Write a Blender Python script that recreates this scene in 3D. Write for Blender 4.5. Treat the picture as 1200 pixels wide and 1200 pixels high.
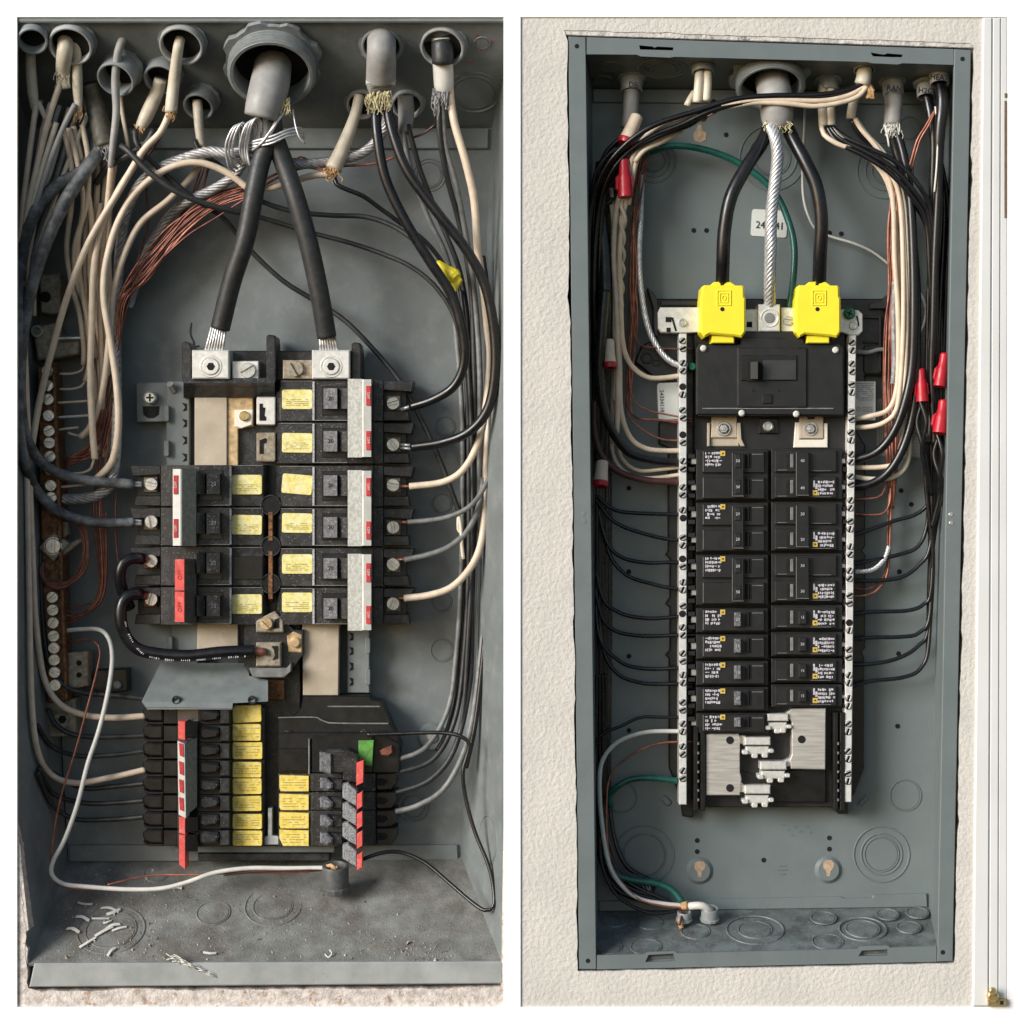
import bpy, math, random
from mathutils import Vector, Matrix, geometry
for _o in list(bpy.data.objects): bpy.data.objects.remove(_o)
SC = bpy.context.scene
S = 0.0008          # metres per photo pixel at the wall plane
D = 2600.0          # viewing distance, same unit
# ---------------------------------------------------------------- camera
cam = bpy.data.cameras.new("camera"); CAM = bpy.data.objects.new("camera", cam)
SC.collection.objects.link(CAM); SC.camera = CAM
CAM.location = (0, -D*S, 0); CAM.rotation_euler = (math.radians(90), 0, 0)
cam.angle = 2*math.atan(600/D); cam.clip_start = 0.05; cam.clip_end = 200
# ---------------------------------------------------------------- sky + sun
EL, AZ = math.radians(19), math.radians(50)
sd = Vector((-math.sin(AZ)*math.cos(EL), -math.cos(AZ)*math.cos(EL), math.sin(EL)))
wd = bpy.data.worlds.new("World"); SC.world = wd; wd.use_nodes = True
nt = wd.node_tree; bg = nt.nodes["Background"]
sky = nt.nodes.new("ShaderNodeTexSky"); sky.sky_type = 'NISHITA'; sky.sun_disc = False
sky.sun_elevation = EL; sky.sun_rotation = math.atan2(sd.x, sd.y)
sky.air_density = 1.0; sky.dust_density = 1.0; sky.ozone_density = 1.0
nt.links.new(sky.outputs[0], bg.inputs[0]); bg.inputs[1].default_value = 0.085
sl = bpy.data.lights.new("sun", 'SUN'); sl.energy = 2.6; sl.angle = math.radians(28); sl.color = (1.0, 0.992, 0.98)
so = bpy.data.objects.new("sun", sl); SC.collection.objects.link(so)
so.rotation_euler = sd.to_track_quat('Z', 'Y').to_euler()
SC.view_settings.view_transform = 'Standard'; SC.view_settings.look = 'None'
SC.view_settings.gamma = 1; SC.view_settings.use_curve_mapping = False
SC.view_settings.exposure = 0.62
SC.cycles.max_bounces = 6
R = random.Random(5)
# ---------------------------------------------------------------- helpers
def W(x, y, z=0.0):
    k = (D - z)/D
    return Vector(((x-600)*k*S, -z*S, (600-y)*k*S))
COL = SC.collection
LOC = {}
def link(o): COL.objects.link(o); return o
def props(o, **kw):
    for k, v in kw.items():
        if v is not None: o[k] = v
    return o
def thing(name, label, cat, at, group=None):
    o = link(bpy.data.objects.new(name, None)); o.location = W(*at); o.empty_display_size = 0.01
    LOC[o.name] = o.location.copy()
    return props(o, label=label, category=cat, group=group)
def inset(poly, d):
    n = len(poly); out = []
    a = sum(poly[i][0]*poly[(i+1) % n][1]-poly[(i+1) % n][0]*poly[i][1] for i in range(n))
    s = 1 if a > 0 else -1
    for i in range(n):
        p0, p1, p2 = poly[i-1], poly[i], poly[(i+1) % n]
        e1 = (p1[0]-p0[0], p1[1]-p0[1]); e2 = (p2[0]-p1[0], p2[1]-p1[1])
        l1 = math.hypot(*e1) or 1; l2 = math.hypot(*e2) or 1
        n1 = (-e1[1]/l1*s, e1[0]/l1*s); n2 = (-e2[1]/l2*s, e2[0]/l2*s)
        q = 1 + n1[0]*n2[0] + n1[1]*n2[1]
        q = max(q, 0.4)
        out.append((p1[0]+(n1[0]+n2[0])/q*d, p1[1]+(n1[1]+n2[1])/q*d))
    return out
def rot2(poly, deg, c=None):
    if not deg: return poly
    if c is None: c = (sum(p[0] for p in poly)/len(poly), sum(p[1] for p in poly)/len(poly))
    a = math.radians(deg); ca, sa = math.cos(a), math.sin(a)
    return [(c[0]+(x-c[0])*ca-(y-c[1])*sa, c[1]+(x-c[0])*sa+(y-c[1])*ca) for x, y in poly]
def rect(x0, y0, x1, y1): return [(x0, y0), (x1, y0), (x1, y1), (x0, y1)]
def rrect(x0, y0, x1, y1, r=2, n=3):
    o = []
    for cx, cy, a0 in ((x1-r, y0+r, -90), (x1-r, y1-r, 0), (x0+r, y1-r, 90), (x0+r, y0+r, 180)):
        for i in range(n+1):
            a = math.radians(a0+90*i/n); o.append((cx+r*math.cos(a), cy+r*math.sin(a)))
    return o
def circ(cx, cy, r, n=20): return [(cx+r*math.cos(2*math.pi*i/n), cy+r*math.sin(2*math.pi*i/n)) for i in range(n)]
def cr(pts, step=5.0):
    """Catmull-Rom through world points, with a value carried along"""
    P = [pts[0]] + list(pts) + [pts[-1]]
    out = []
    for i in range(1, len(P)-2):
        a, b, c, d = P[i-1], P[i], P[i+1], P[i+2]
        L = math.dist(b[:3], c[:3])
        n = max(2, int(L/(step*S)))
        t0, t1, t2, t3 = 0, 1, 2, 3
        for j in range(n):
            t = j/n
            out.append([0.5*(2*b[k]+(c[k]-a[k])*t+(2*a[k]-5*b[k]+4*c[k]-d[k])*t*t+(3*b[k]-a[k]-3*c[k]+d[k])*t**3) for k in range(len(b))])
    out.append(list(P[-2]))
    return out
def sp(s):
    return [tuple(float(q) for q in w.split(',')) for w in s.split()] if isinstance(s, str) else s
def path(pts, r, step=5.0):
    pts = sp(pts); P = []
    for p in pts:
        k = (D-p[2])/D; w = W(p[0], p[1], p[2]); rr = p[3] if len(p) > 3 else r
        P.append((w.x, w.y, w.z, rr*S*k))
    C = cr(P, step)
    res = []; N = None
    for i, c in enumerate(C):
        p = Vector(c[:3]); q = Vector(C[min(i+1, len(C)-1)][:3])-Vector(C[max(i-1, 0)][:3])
        t = q.normalized() if q.length > 0 else Vector((0, 0, 1))
        if N is None:
            N = t.cross(Vector((0, 1, 0)))
            if N.length < 1e-3: N = t.cross(Vector((1, 0, 0)))
        N = (N - t*N.dot(t)).normalized()
        res.append((p, t, N, t.cross(N), c[3]))
    return res
class MB:
    def __init__(s): s.v = []; s.f = []
    def add(s, vs, fs):
        o = len(s.v); s.v += vs; s.f += [tuple(i+o for i in f) for f in fs]; return s
    def prism(s, poly, z0, z1, ch=0.5, rot=0, zf=None, back=False):
        """polygon given where the photo shows its front, extruded straight back; zf(x,y) adds relief"""
        poly = rot2(list(poly), rot)
        n = len(poly)
        a = sum(poly[i][0]*poly[(i+1) % n][1]-poly[(i+1) % n][0]*poly[i][1] for i in range(n))
        if a > 0: poly = poly[::-1]
        k = (D-z1)/D
        def ring(pl, z): return [Vector(((x-600)*k*S, -z*S, (600-y)*k*S)) for x, y in pl]
        vs = []; fs = []
        if ch > 0:
            vs += ring(inset(poly, ch), z1) + ring(poly, z1-ch) + ring(poly, z0)
            fs.append(tuple(range(n)))
            for i in range(n):
                j = (i+1) % n
                fs += [(i, i+n, j+n, j), (i+n, i+2*n, j+2*n, j+n)]
            if back: fs.append(tuple(range(3*n-1, 2*n-1, -1)))
        else:
            vs += ring(poly, z1) + ring(poly, z0); fs.append(tuple(range(n)))
            for i in range(n):
                j = (i+1) % n; fs.append((i, i+n, j+n, j))
            if back: fs.append(tuple(range(2*n-1, n-1, -1)))
        return s.add(vs, fs)
    def box(s, x0, y0, x1, y1, z0, z1, ch=0.6, rot=0): return s.prism(rect(x0, y0, x1, y1), z0, z1, ch, rot)
    def cyl(s, cx, cy, r, z0, z1, n=20, ch=0.5): return s.prism(circ(cx, cy, r, n), z0, z1, ch)
    def ring(s, cx, cy, r0, r1, z0, z1, n=32, sy=1.0):
        k = (D-z1)/D; vs = []; fs = []; m = (r0+r1)/2
        for rr, z in ((r0, z0), (m-(r1-r0)*.2, z1), (m+(r1-r0)*.2, z1), (r1, z0)):
            for i in range(n):
                a = 2*math.pi*i/n
                vs.append(Vector(((cx+rr*math.cos(a)-600)*k*S, -z*S, (600-cy-rr*sy*math.sin(a))*k*S)))
        for q in range(3):
            for i in range(n):
                j = (i+1) % n; fs.append((q*n+i, (q+1)*n+i, (q+1)*n+j, q*n+j))
        return s.add(vs, fs)
    def extr_y(s, sec, y0, y1):
        """section of (x, z) points run down the picture from y0 to y1"""
        n = len(sec); vs = [W(x, y0, z) for x, z in sec] + [W(x, y1, z) for x, z in sec]
        fs = [tuple(range(n-1, -1, -1)), tuple(range(n, 2*n))]
        for i in range(n):
            j = (i+1) % n; fs.append((i, j, j+n, i+n))
        return s.add(vs, fs)
    def extr_x(s, sec, x0, x1):
        n = len(sec); vs = [W(x0, y, z) for y, z in sec] + [W(x1, y, z) for y, z in sec]
        fs = [tuple(range(n-1, -1, -1)), tuple(range(n, 2*n))]
        for i in range(n):
            j = (i+1) % n; fs.append((i, j, j+n, i+n))
        return s.add(vs, fs)
    def quad(s, a, b, c, d, th=3.0, sub=1):
        """slab through four image points (x, y, z), thickness away from the viewer side of the winding"""
        A, B, C_, D_ = (W(*q) for q in (a, b, c, d))
        n = (C_-A).cross(D_-B).normalized()*th*S
        vs = [A, B, C_, D_, A-n, B-n, C_-n, D_-n]
        return s.add(vs, [(0, 1, 2, 3), (7, 6, 5, 4), (0, 4, 5, 1), (1, 5, 6, 2), (2, 6, 7, 3), (3, 7, 4, 0)])
    def tube(s, pts, r, n=9, step=5.0, off=None, tw=0.0, ph=0.0, caps=True, wob=0.0):
        """off: helix radius in px (for strands), tw: turns per px"""
        P = path(pts, r, step); vs = []; fs = []; L = 0; m = len(P)
        cs = [(math.cos(2*math.pi*i/n), math.sin(2*math.pi*i/n)) for i in range(n)]
        for q, (p, t, N, B, rr) in enumerate(P):
            if q: L += (p-P[q-1][0]).length/S
            c = p
            if off is not None:
                a = ph+2*math.pi*tw*L; c = p + (N*math.cos(a)+B*math.sin(a))*off*rr/r
                rr = rr
            vs += [c + (N*x+B*y)*rr for x, y in cs]
        for q in range(m-1):
            for i in range(n):
                j = (i+1) % n; fs.append((q*n+i, q*n+j, (q+1)*n+j, (q+1)*n+i))
        if caps: fs += [tuple(range(n-1, -1, -1)), tuple(range((m-1)*n, m*n))]
        return s.add(vs, fs)
    def lathe(s, o, ax, prof, n=28, open_=False):
        """profile of (radius px, distance px along ax) from world point o"""
        ax = Vector(ax).normalized(); u = ax.cross(Vector((0, 1, 0.01))).normalized(); v = ax.cross(u)
        vs = []; fs = []; m = len(prof)
        for r, t in prof:
            for i in range(n):
                a = 2*math.pi*i/n; vs.append(o + ax*t*S + (u*math.cos(a)+v*math.sin(a))*r*S)
        for q in range(m-1):
            for i in range(n):
                j = (i+1) % n; fs.append((q*n+i, q*n+j, (q+1)*n+j, (q+1)*n+i))
        return s.add(vs, fs)
    def build(s, name, mt, parent=None, smooth=False, **kw):
        if parent is not None: off = LOC[parent.name]
        else:
            off = Vector((0, 0, 0))
            for v in s.v: off = off + v
            off = off/len(s.v)
        me = bpy.data.meshes.new(name)
        me.from_pydata([tuple(v-off) for v in s.v], [], s.f)
        me.materials.append(mt)
        if smooth: me.polygons.foreach_set("use_smooth", [True]*len(me.polygons))
        me.update()
        o = link(bpy.data.objects.new(name, me))
        if parent is None: o.location = off
        else: o.parent = parent
        LOC[o.name] = off
        return props(o, **kw)
def smooth_by_angle(o, deg=40):
    me = o.data
    me.polygons.foreach_set("use_smooth", [True]*len(me.polygons))
    try: me.set_sharp_from_angle(angle=math.radians(deg))
    except Exception: pass
    return o
def dup(root, off, label=None, group=None):
    def cp(o, par):
        c = link(o.copy()); c.parent = par; LOC[c.name] = LOC[o.name].copy()
        for ch in [q for q in KIDS.get(o.name, [])]: cp(ch, c)
        return c
    global KIDS
    KIDS = {}
    for o in COL.objects:
        if o.parent: KIDS.setdefault(o.parent.name, []).append(o)
    r = cp(root, None); r.location = root.location + off
    if label: r['label'] = label
    if group: r['group'] = group
    return r
def delta(dx, dy, z):
    k = (D-z)/D; return Vector((dx*k*S, 0, -dy*k*S))
def text(s_, x, y, z, size, mt, parent, rot=0, name="lettering", sx=1.0, th=0.25, bold=0.0):
    cu = bpy.data.curves.new("t", 'FONT'); cu.body = s_; cu.size = size*S; cu.align_x = 'CENTER'; cu.align_y = 'CENTER'
    cu.extrude = th*S; cu.offset = bold*S; cu.resolution_u = 2
    t = bpy.data.objects.new("t", cu); COL.objects.link(t)
    bpy.context.view_layer.update()
    me = bpy.data.meshes.new_from_object(t.evaluated_get(bpy.context.evaluated_depsgraph_get()))
    bpy.data.objects.remove(t)
    M = Matrix.Translation(W(x, y, z)-(LOC[parent.name] if parent else Vector())) @ Matrix.Rotation(math.radians(rot), 4, 'Y') @ Matrix.Rotation(math.radians(90), 4, 'X') @ Matrix.Diagonal((sx, 1, 1, 1))
    me.transform(M); me.materials.clear(); me.materials.append(mt)
    o = link(bpy.data.objects.new(name, me)); me.name = name
    if parent: o.parent = parent; LOC[o.name] = LOC[parent.name]
    return o
# ---------------------------------------------------------------- materials
def mat(name, col, rough=0.5, metal=0.0, var=(14, 0.12), bump=None, dust=None, dust2=None, spec=0.5, coat=0, aniso=None):
    m = bpy.data.materials.new(name); m.use_nodes = True; t = m.node_tree; N = t.nodes; L = t.links
    b = N["Principled BSDF"]; b.inputs['Metallic'].default_value = metal
    b.inputs['Specular IOR Level'].default_value = spec
    g = N.new("ShaderNodeNewGeometry")
    def noise(px, detail=4, rg=0.55, vec=None):
        n = N.new("ShaderNodeTexNoise"); n.inputs['Scale'].default_value = 1/(px*S); n.inputs['Detail'].default_value = detail
        n.inputs['Roughness'].default_value = rg
        L.new(vec or g.outputs['Position'], n.inputs['Vector']); return n.outputs['Fac']
    def ramp(src, a, b_):
        r = N.new("ShaderNodeMapRange"); r.inputs[1].default_value = a; r.inputs[2].default_value = b_
        L.new(src, r.inputs[0]); return r.outputs[0]
    def mix(f, c1, c2):
        x = N.new("ShaderNodeMix"); x.data_type = 'RGBA'
        if isinstance(f, float): x.inputs[0].default_value = f
        else: L.new(f, x.inputs[0])
        for i, c in ((6, c1), (7, c2)):
            if isinstance(c, tuple): x.inputs[i].default_value = (*c, 1)
            else: L.new(c, x.inputs[i])
        return x.outputs[2]
    c1 = tuple(max(0, c*(1-var[1])) for c in col); c2 = tuple(min(1, c*(1+var[1])) for c in col)
    vec = None
    if aniso:
        mp = N.new("ShaderNodeMapping"); mp.inputs['Scale'].default_value = aniso; L.new(g.outputs['Position'], mp.inputs[0]); vec = mp.outputs[0]
    c = mix(ramp(noise(var[0], vec=vec), .35, .65), c1, c2)
    rsrc = ramp(noise(var[0]*.6, vec=vec), .3, .7)
    for d in (dust, dust2):
        if d:
            f = ramp(noise(d[0], 6, .65), d[1], d[1]+d[2])
            mm = N.new("ShaderNodeMath"); mm.operation = 'MULTIPLY'; L.new(f, mm.inputs[0]); mm.inputs[1].default_value = d[4]
            c = mix(mm.outputs[0], c, d[3])
    L.new(c, b.inputs['Base Color'])
    rr = N.new("ShaderNodeMapRange"); L.new(rsrc, rr.inputs[0]); rr.inputs[3].default_value = max(.05, rough-.09); rr.inputs[4].default_value = min(1, rough+.09)
    L.new(rr.outputs[0], b.inputs['Roughness'])
    if bump:
        bp = N.new("ShaderNodeBump"); bp.inputs['Strength'].default_value = bump[1]; bp.inputs['Distance'].default_value = bump[2]*S
        L.new(noise(bump[0], 5, bump[3] if len(bump) > 3 else .55), bp.inputs['Height']); L.new(bp.outputs[0], b.inputs['Normal'])
    if coat: b.inputs['Coat Weight'].default_value = coat; b.inputs['Coat Roughness'].default_value = .25
    return m
M = {}
M['white'] = mat("white_paint", (.90, .90, .90), .75, var=(200, .005), bump=(4, .15, .3))
M['stucco'] = mat("cream_stucco", (.60, .575, .53), .9, var=(70, .05), bump=(5.0, .8, 2.0, .55), dust=(3, .62, .1, (.75, .72, .66), .3))
M['chip'] = mat("chipped_plaster", (.60, .54, .49), .95, var=(8, .25), bump=(3, .8, 1.6), dust=(14, .55, .08, (.30, .17, .10), .7), dust2=(6, .55, .1, (.75, .7, .66), .8))
M['caulk'] = mat("old_caulk", (.55, .53, .5), .7, var=(10, .25), bump=(6, 1, 2), dust=(7, .58, .06, (.12, .1, .09), .7))
M['casing'] = mat("casing_paint", (.68, .69, .68), .5, var=(90, .03))
M['gray'] = mat("gray_enamel", (.142, .172, .176), .42, var=(60, .05), bump=(2.2, .12, .3), dust=(26, .46, .3, (.168, .19, .188), .6), dust2=(2.6, .69, .05, (.42, .42, .39), .5))
M['gray_dusty'] = mat("dusty_gray_enamel", (.165, .186, .188), .5, var=(50, .10), bump=(2.5, .2, .4), dust=(22, .50, .2, (.26, .265, .255), .5), dust2=(2.0, .64, .05, (.42, .42, .39), .6))
M['floor_dirty'] = mat("dirty_cabinet_floor", (.20, .205, .19), .8, var=(25, .25), bump=(2.4, .9, 1.6, .7), dust=(55, .45, .2, (.10, .08, .062), .7), dust2=(3.2, .56, .16, (.30, .28, .245), .6))
M['gray_dk'] = mat("gray_bracket", (.16, .18, .178), .5, var=(20, .12), bump=(3, .2, .4), dust=(2.4, .68, .05, (.4, .4, .38), .4))
M['black'] = mat("black_plastic", (.0085, .0085, .009), .33, var=(20, .2), bump=(2, .1, .3))
M['black_flat'] = mat("black_moulding", (.0125, .0125, .0125), .45, var=(20, .2), bump=(2, .15, .3))
M['black_dusty'] = mat("dusty_black_plastic", (.014, .014, .015), .4, var=(12, .25), bump=(3, .15, .4), dust=(2.0, .60, .05, (.30, .30, .30), .7), dust2=(11, .48, .25, (.075, .075, .075), .6))
M['speckle'] = mat("speckled_dusty_handle", (.20, .205, .215), .55, var=(4, .45), bump=(2, .5, .6), dust=(1.6, .52, .05, (.55, .56, .57), .6))
M['toggle'] = mat("dusty_toggle", (.11, .11, .12), .5, var=(5, .3), bump=(3, .3, .4), dust=(3.0, .5, .15, (.36, .36, .38), .6))
M['tie_white'] = mat("off_white_tie", (.62, .61, .56), .5, var=(10, .08), dust=(6, .62, .1, (.4, .39, .35), .5))
M['tie_gray'] = mat("galvanised_tie", (.36, .37, .345), .5, metal=.15, var=(4, .22), bump=(3, .3, .4))
M['tie_green'] = mat("olive_gray_tie", (.20, .205, .17), .5, var=(5, .2), bump=(3, .3, .4))
M['red'] = mat("red_label", (.50, .035, .04), .5, var=(7, .15))
M['red_faded'] = mat("faded_red_label", (.72, .10, .085), .5, var=(6, .14), dust=(9, .55, .1, (.8, .3, .28), .6))
M['red_nut'] = mat("red_nylon", (.44, .010, .022), .38, var=(10, .1))
M['yellow'] = mat("yellow_cover", (.90, .76, .035), .38, var=(20, .03))
M['yellow_lab'] = mat("aged_yellow_label", (.74, .65, .20), .6, var=(5, .14), dust=(7, .42, .2, (.84, .80, .52), .75), dust2=(12, .6, .1, (.45, .38, .14), .5))
M['yellow_lab2'] = mat("bright_yellow_label", (.76, .57, .09), .6, var=(5, .16), dust=(6, .45, .2, (.86, .76, .36), .7), dust2=(10, .6, .08, (.45, .34, .10), .5))
M['lab_ink'] = mat("label_ink", (.33, .27, .06), .6)
M['ink'] = mat("black_ink", (.015, .015, .02), .6)
M['ink_gray'] = mat("gray_ink", (.18, .18, .18), .6)
M['print'] = mat("white_print", (.50, .485, .53), .6, var=(2, .35))
M['gold'] = mat("yellow_square", (.60, .42, .08), .6)
M['green_lab'] = mat("green_label", (.10, .30, .05), .5, var=(6, .25), dust=(9, .52, .1, (.08, .12, .06), .6))
M['paper'] = mat("paper_label", (.62, .65, .62), .5, var=(30, .03))
M['paper_gray'] = mat("gray_label", (.36, .38, .37), .5, var=(20, .06))
M['bar'] = mat("bright_bar", (.66, .66, .64), .4, metal=.15, var=(6, .08))
M['floor_rp'] = mat("dusty_gray_floor", (.13, .152, .152), .55, var=(30, .2), bump=(2.5, .3, .6), dust=(22, .46, .2, (.06, .064, .06), .85), dust2=(2.4, .60, .06, (.40, .40, .37), .7))
M['panel'] = mat("dark_window", (.035, .036, .036), .45)
M['steel'] = mat("zinc_steel", (.62, .61, .59), .35, metal=.75, var=(5, .15), bump=(3, .15, .3))
M['alu'] = mat("aluminium", (.74, .73, .69), .42, metal=.45, var=(7, .1), bump=(3, .1, .3))
M['alu_brush'] = mat("tinned_bus", (.66, .64, .60), .36, metal=.6, var=(5, .16), aniso=(.15, 1, 2))
M['tin_cream'] = mat("cream_plate", (.78, .74, .64), .5, metal=.1, var=(20, .05))
M['strand'] = mat("aluminium_strand", (.60, .60, .61), .38, metal=.55, var=(6, .2))
M['strand_dull'] = mat("dull_aluminium_strand", (.36, .355, .36), .5, metal=.4, var=(6, .3))
M['copper'] = mat("bare_copper", (.33, .13, .088), .4, metal=.5, var=(9, .3))
M['copper_dk'] = mat("tarnished_copper", (.19, .07, .05), .45, metal=.4, var=(9, .35))
M['brass'] = mat("brass", (.60, .46, .22), .35, metal=.8, var=(8, .2))
M['bus_tan'] = mat("tan_bus_plate", (.46, .39, .30), .45, metal=.1, var=(30, .10), dust=(18, .58, .1, (.62, .56, .46), .5))
M['bus_brown'] = mat("stained_bus_plate", (.52, .37, .20), .5, metal=.15, var=(8, .3))
M['rust'] = mat("rusty_bar", (.15, .065, .025), .6, metal=.3, var=(5, .6), dust=(7, .5, .1, (.34, .17, .06), .6))
M['w_blk'] = mat("black_insulation", (.009, .009, .0105), .3, var=(20, .2), bump=(3, .05, .2))
M['w_blkd'] = mat("dusty_black_insulation", (.027, .028, .029), .5, var=(9, .25), bump=(2, .15, .3), dust=(3, .62, .1, (.16, .16, .16), .5))
M['w_gry'] = mat("gray_insulation", (.17, .175, .17), .5, var=(9, .25))
M['w_tan'] = mat("cream_insulation", (.66, .545, .42), .45, var=(14, .10), dust=(10, .62, .1, (.5, .4, .3), .4))
M['w_ivory'] = mat("ivory_insulation", (.66, .60, .48), .42, var=(14, .08))
M['w_white'] = mat("white_insulation", (.66, .65, .60), .42, var=(14, .08))
M['w_brown'] = mat("brown_insulation", (.075, .03, .028), .4, var=(14, .15))
M['w_green'] = mat("green_insulation", (.012, .095, .075), .3, var=(14, .15))
M['sheath'] = mat("cream_sheath", (.58, .52, .41), .5, var=(12, .12), bump=(6, .3, .8))
M['olive'] = mat('olive_jacket', (.075, .07, .05), .6, var=(8, .3), bump=(4, .3, .8))
M['w_gry2'] = mat('dark_stub', (.075, .08, .08), .5, var=(8, .2), dust=(3, .6, .06, (.25, .25, .24), .5))
M['w_pale'] = mat('pale_dusted_insulation', (.055, .057, .06), .6, var=(12, .25), dust=(22, .44, .2, (.27, .28, .29), .7))
M['sheath_gray'] = mat("gray_sheath", (.30, .295, .285), .55, var=(14, .12), bump=(5, .2, .6))
M['lip'] = mat('worn_front_lip', (.33, .345, .34), .55, var=(40, .15), bump=(2.5, .25, .5), dust=(24, .5, .2, (.36, .35, .32), .6), dust2=(3, .66, .05, (.08, .07, .06), .6))
M['conduit'] = mat("gray_pvc", (.235, .255, .26), .45, var=(12, .12), dust=(3, .66, .06, (.4, .4, .4), .4))
M['conduit_l'] = mat("light_gray_pvc", (.36, .37, .37), .5, var=(12, .15))
M['fibre'] = mat("frayed_fibre", (.56, .50, .30), .8, var=(3, .3))
M['kraft'] = mat("kraft_paper", (.52, .32, .15), .8, var=(4, .3))
M['dark'] = mat("hole_shade", (.006, .006, .006), .9)  # near-black painted in for the shade inside holes, slots, sockets and bores
M['wood'] = mat("keyhole_wood", (.42, .30, .20), .8, var=(5, .2))
M['scrap'] = mat("plastic_scrap", (.62, .61, .56), .6)
M['grit'] = mat("grit", (.42, .39, .33), .9, var=(3, .6))
M['terra'] = mat("screw_green", (.01, .16, .08), .35, var=(5, .2))
M['ceramic'] = mat("tarnished_block", (.30, .265, .20), .55, var=(5, .25), dust=(8, .5, .1, (.2, .11, .05), .6))
M['door_brown'] = mat("gap_strip", (.16, .10, .05), .6, var=(20, .3))
# ================================================================ walls
def struct(o): o['kind'] = 'structure'; return o
def slab_with_holes(name, outer, holes, z1, th, mt, ch=0.0):
    k = (D-z1)/D
    def w3(p, z): return Vector(((p[0]-600)*k*S, -z*S, (600-p[1])*k*S))
    loops = [outer]+holes
    tri = geometry.tessellate_polygon([[Vector((x, y, 0)) for x, y in l] for l in loops])
    flat = [p for l in loops for p in l]
    vs = [w3(p, z1) for p in flat]; nb = len(vs); vs += [w3(p, z1-th) for p in flat]
    fs = []
    for a, b, c in tri:
        A, B, C_ = flat[a], flat[b], flat[c]
        ar = (B[0]-A[0])*(C_[1]-A[1])-(C_[0]-A[0])*(B[1]-A[1])
        fs.append((a, b, c) if ar < 0 else (a, c, b))
    o = 0
    for l in loops:
        n = len(l)
        for i in range(n):
            j = (i+1) % n; fs.append((o+i, o+j, o+j+nb, o+i+nb))
        o += n
    m = MB(); m.add(vs, fs); return struct(m.build(name, mt))
def jag(p0, p1, n, amp, rnd, sm=0.5):
    out = []; v = 0
    for i in range(n):
        t = i/n; v = v*sm+rnd.uniform(-amp, amp)
        if rnd.random() < .06: v += rnd.choice((-1, .6))*amp*2
        dx, dy = p1[0]-p0[0], p1[1]-p0[1]; L = math.hypot(dx, dy)
        out.append((p0[0]+dx*t-dy/L*v, p0[1]+dy*t+dx/L*v))
    return out
rr = random.Random(11)
# smooth white wall face with two recesses in which the panels stand
slab_with_holes("white_wall", rect(-900, -700, 2100, 1900), [rect(20, 20, 590, 1180), rect(610, 20, 1180, 1180)], 1, 5, M['white'])
# stucco with the ragged cut-out round the newer panel
hole = jag((661, 35), (1144, 50.5), 60, .5, rr) + jag((1141.5, 54), (1120, 1130), 110, .9, rr) + jag((1119, 1129), (676, 1139), 50, .5, rr) + jag((677, 1138), (664, 38), 110, .8, rr)
slab_with_holes("stucco_wall", rect(596, 6, 1160, 1196), [hole], -1, 60, M['stucco'])
slab_with_holes("wall_core", rect(-880, -680, 2080, 1880), [rect(6, 6, 606, 1190), rect(640, 20, 1160, 1165)], -4.6, 12, M['chip'])
hl = [(5.5, 8), (604, 8)] + jag((602, 20), (588, 1156), 30, .5, rr) + jag((587, 1157), (34, 1161), 60, 1.2, rr) + jag((33, 1158), (22, 985), 26, 1.6, rr) + jag((21, 985), (7, 900), 8, .5, rr) + [(5.5, 600)]
slab_with_holes("broken_plaster", rect(4, 4, 612, 1196), [hl], -2, 30, M['chip'])
m = MB(); m.box(-920, -700, 2100, 1900, -190, -186, 0); struct(m.build("light_block_backing", M['dark']))  # unseen backing added to keep sky light from leaking through the gaps
# painted ledge of old caulk above the newer panel
m = MB(); m.prism([(660, 33), (900, 40), (1145, 48), (1145, 56.5), (900, 48.5), (660, 41)], -20, -2.2, .8)
o = m.build("caulk_strip", M['caulk'], label="ragged strip of old caulk along the top edge of the new panel", category="caulk")
# door casing at the far side
dc = thing("door_casing", "white painted door casing beside the stucco wall", "door casing", (1168, 600, 2))
m = MB(); m.prism([(1152, 20.5), (1163, 20.5), (1158.5, 1179.5), (1140, 1179.5)], -8, 3, 1.5); m.build("moulding", M['casing'], dc)
m = MB(); m.prism([(1163.2, 20.5), (1173, 20.5), (1170, 1179.5), (1158.7, 1179.5)], -8, 1.8, 1.5); m.build("moulding", M['casing'], dc)
m = MB(); m.prism([(1173.2, 20.5), (1179.5, 20.5), (1179.5, 1179.5), (1170.2, 1179.5)], -8, .8, .5); m.build("jamb", M['casing'], dc)
m = MB(); m.box(1177.2, 118, 1179.5, 255, -6, 2.2, .4); m.box(1177.5, 109, 1180, 114, -6, 2.4, .4); m.build("gap_strip", M['door_brown'], dc)  # brown strip painted in for the dark strike gap of the door
hg = thing("door_hinge", "small brass hinge at the bottom corner of the door casing", "hinge", (1168, 1170, 6))
m = MB(); m.cyl(1164.5, 1168, 6.5, 0, 12, 20, 1.5); smooth_by_angle(m.build("knuckle", M['brass'], hg))
m = MB(); m.cyl(1164, 1162, 4.5, 12.5, 16, 16, 1.5); smooth_by_angle(m.build("pin_head", M['brass'], hg))
m = MB(); m.box(1158, 1171, 1179.5, 1179.5, .5, 8, .6); m.build("leaf", M['brass'], hg)
m = MB(); m.box(1172, 1173, 1176, 1177.5, 7.5, 8.4, .1); m.build("screw_hole", M['dark'], hg)

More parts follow.
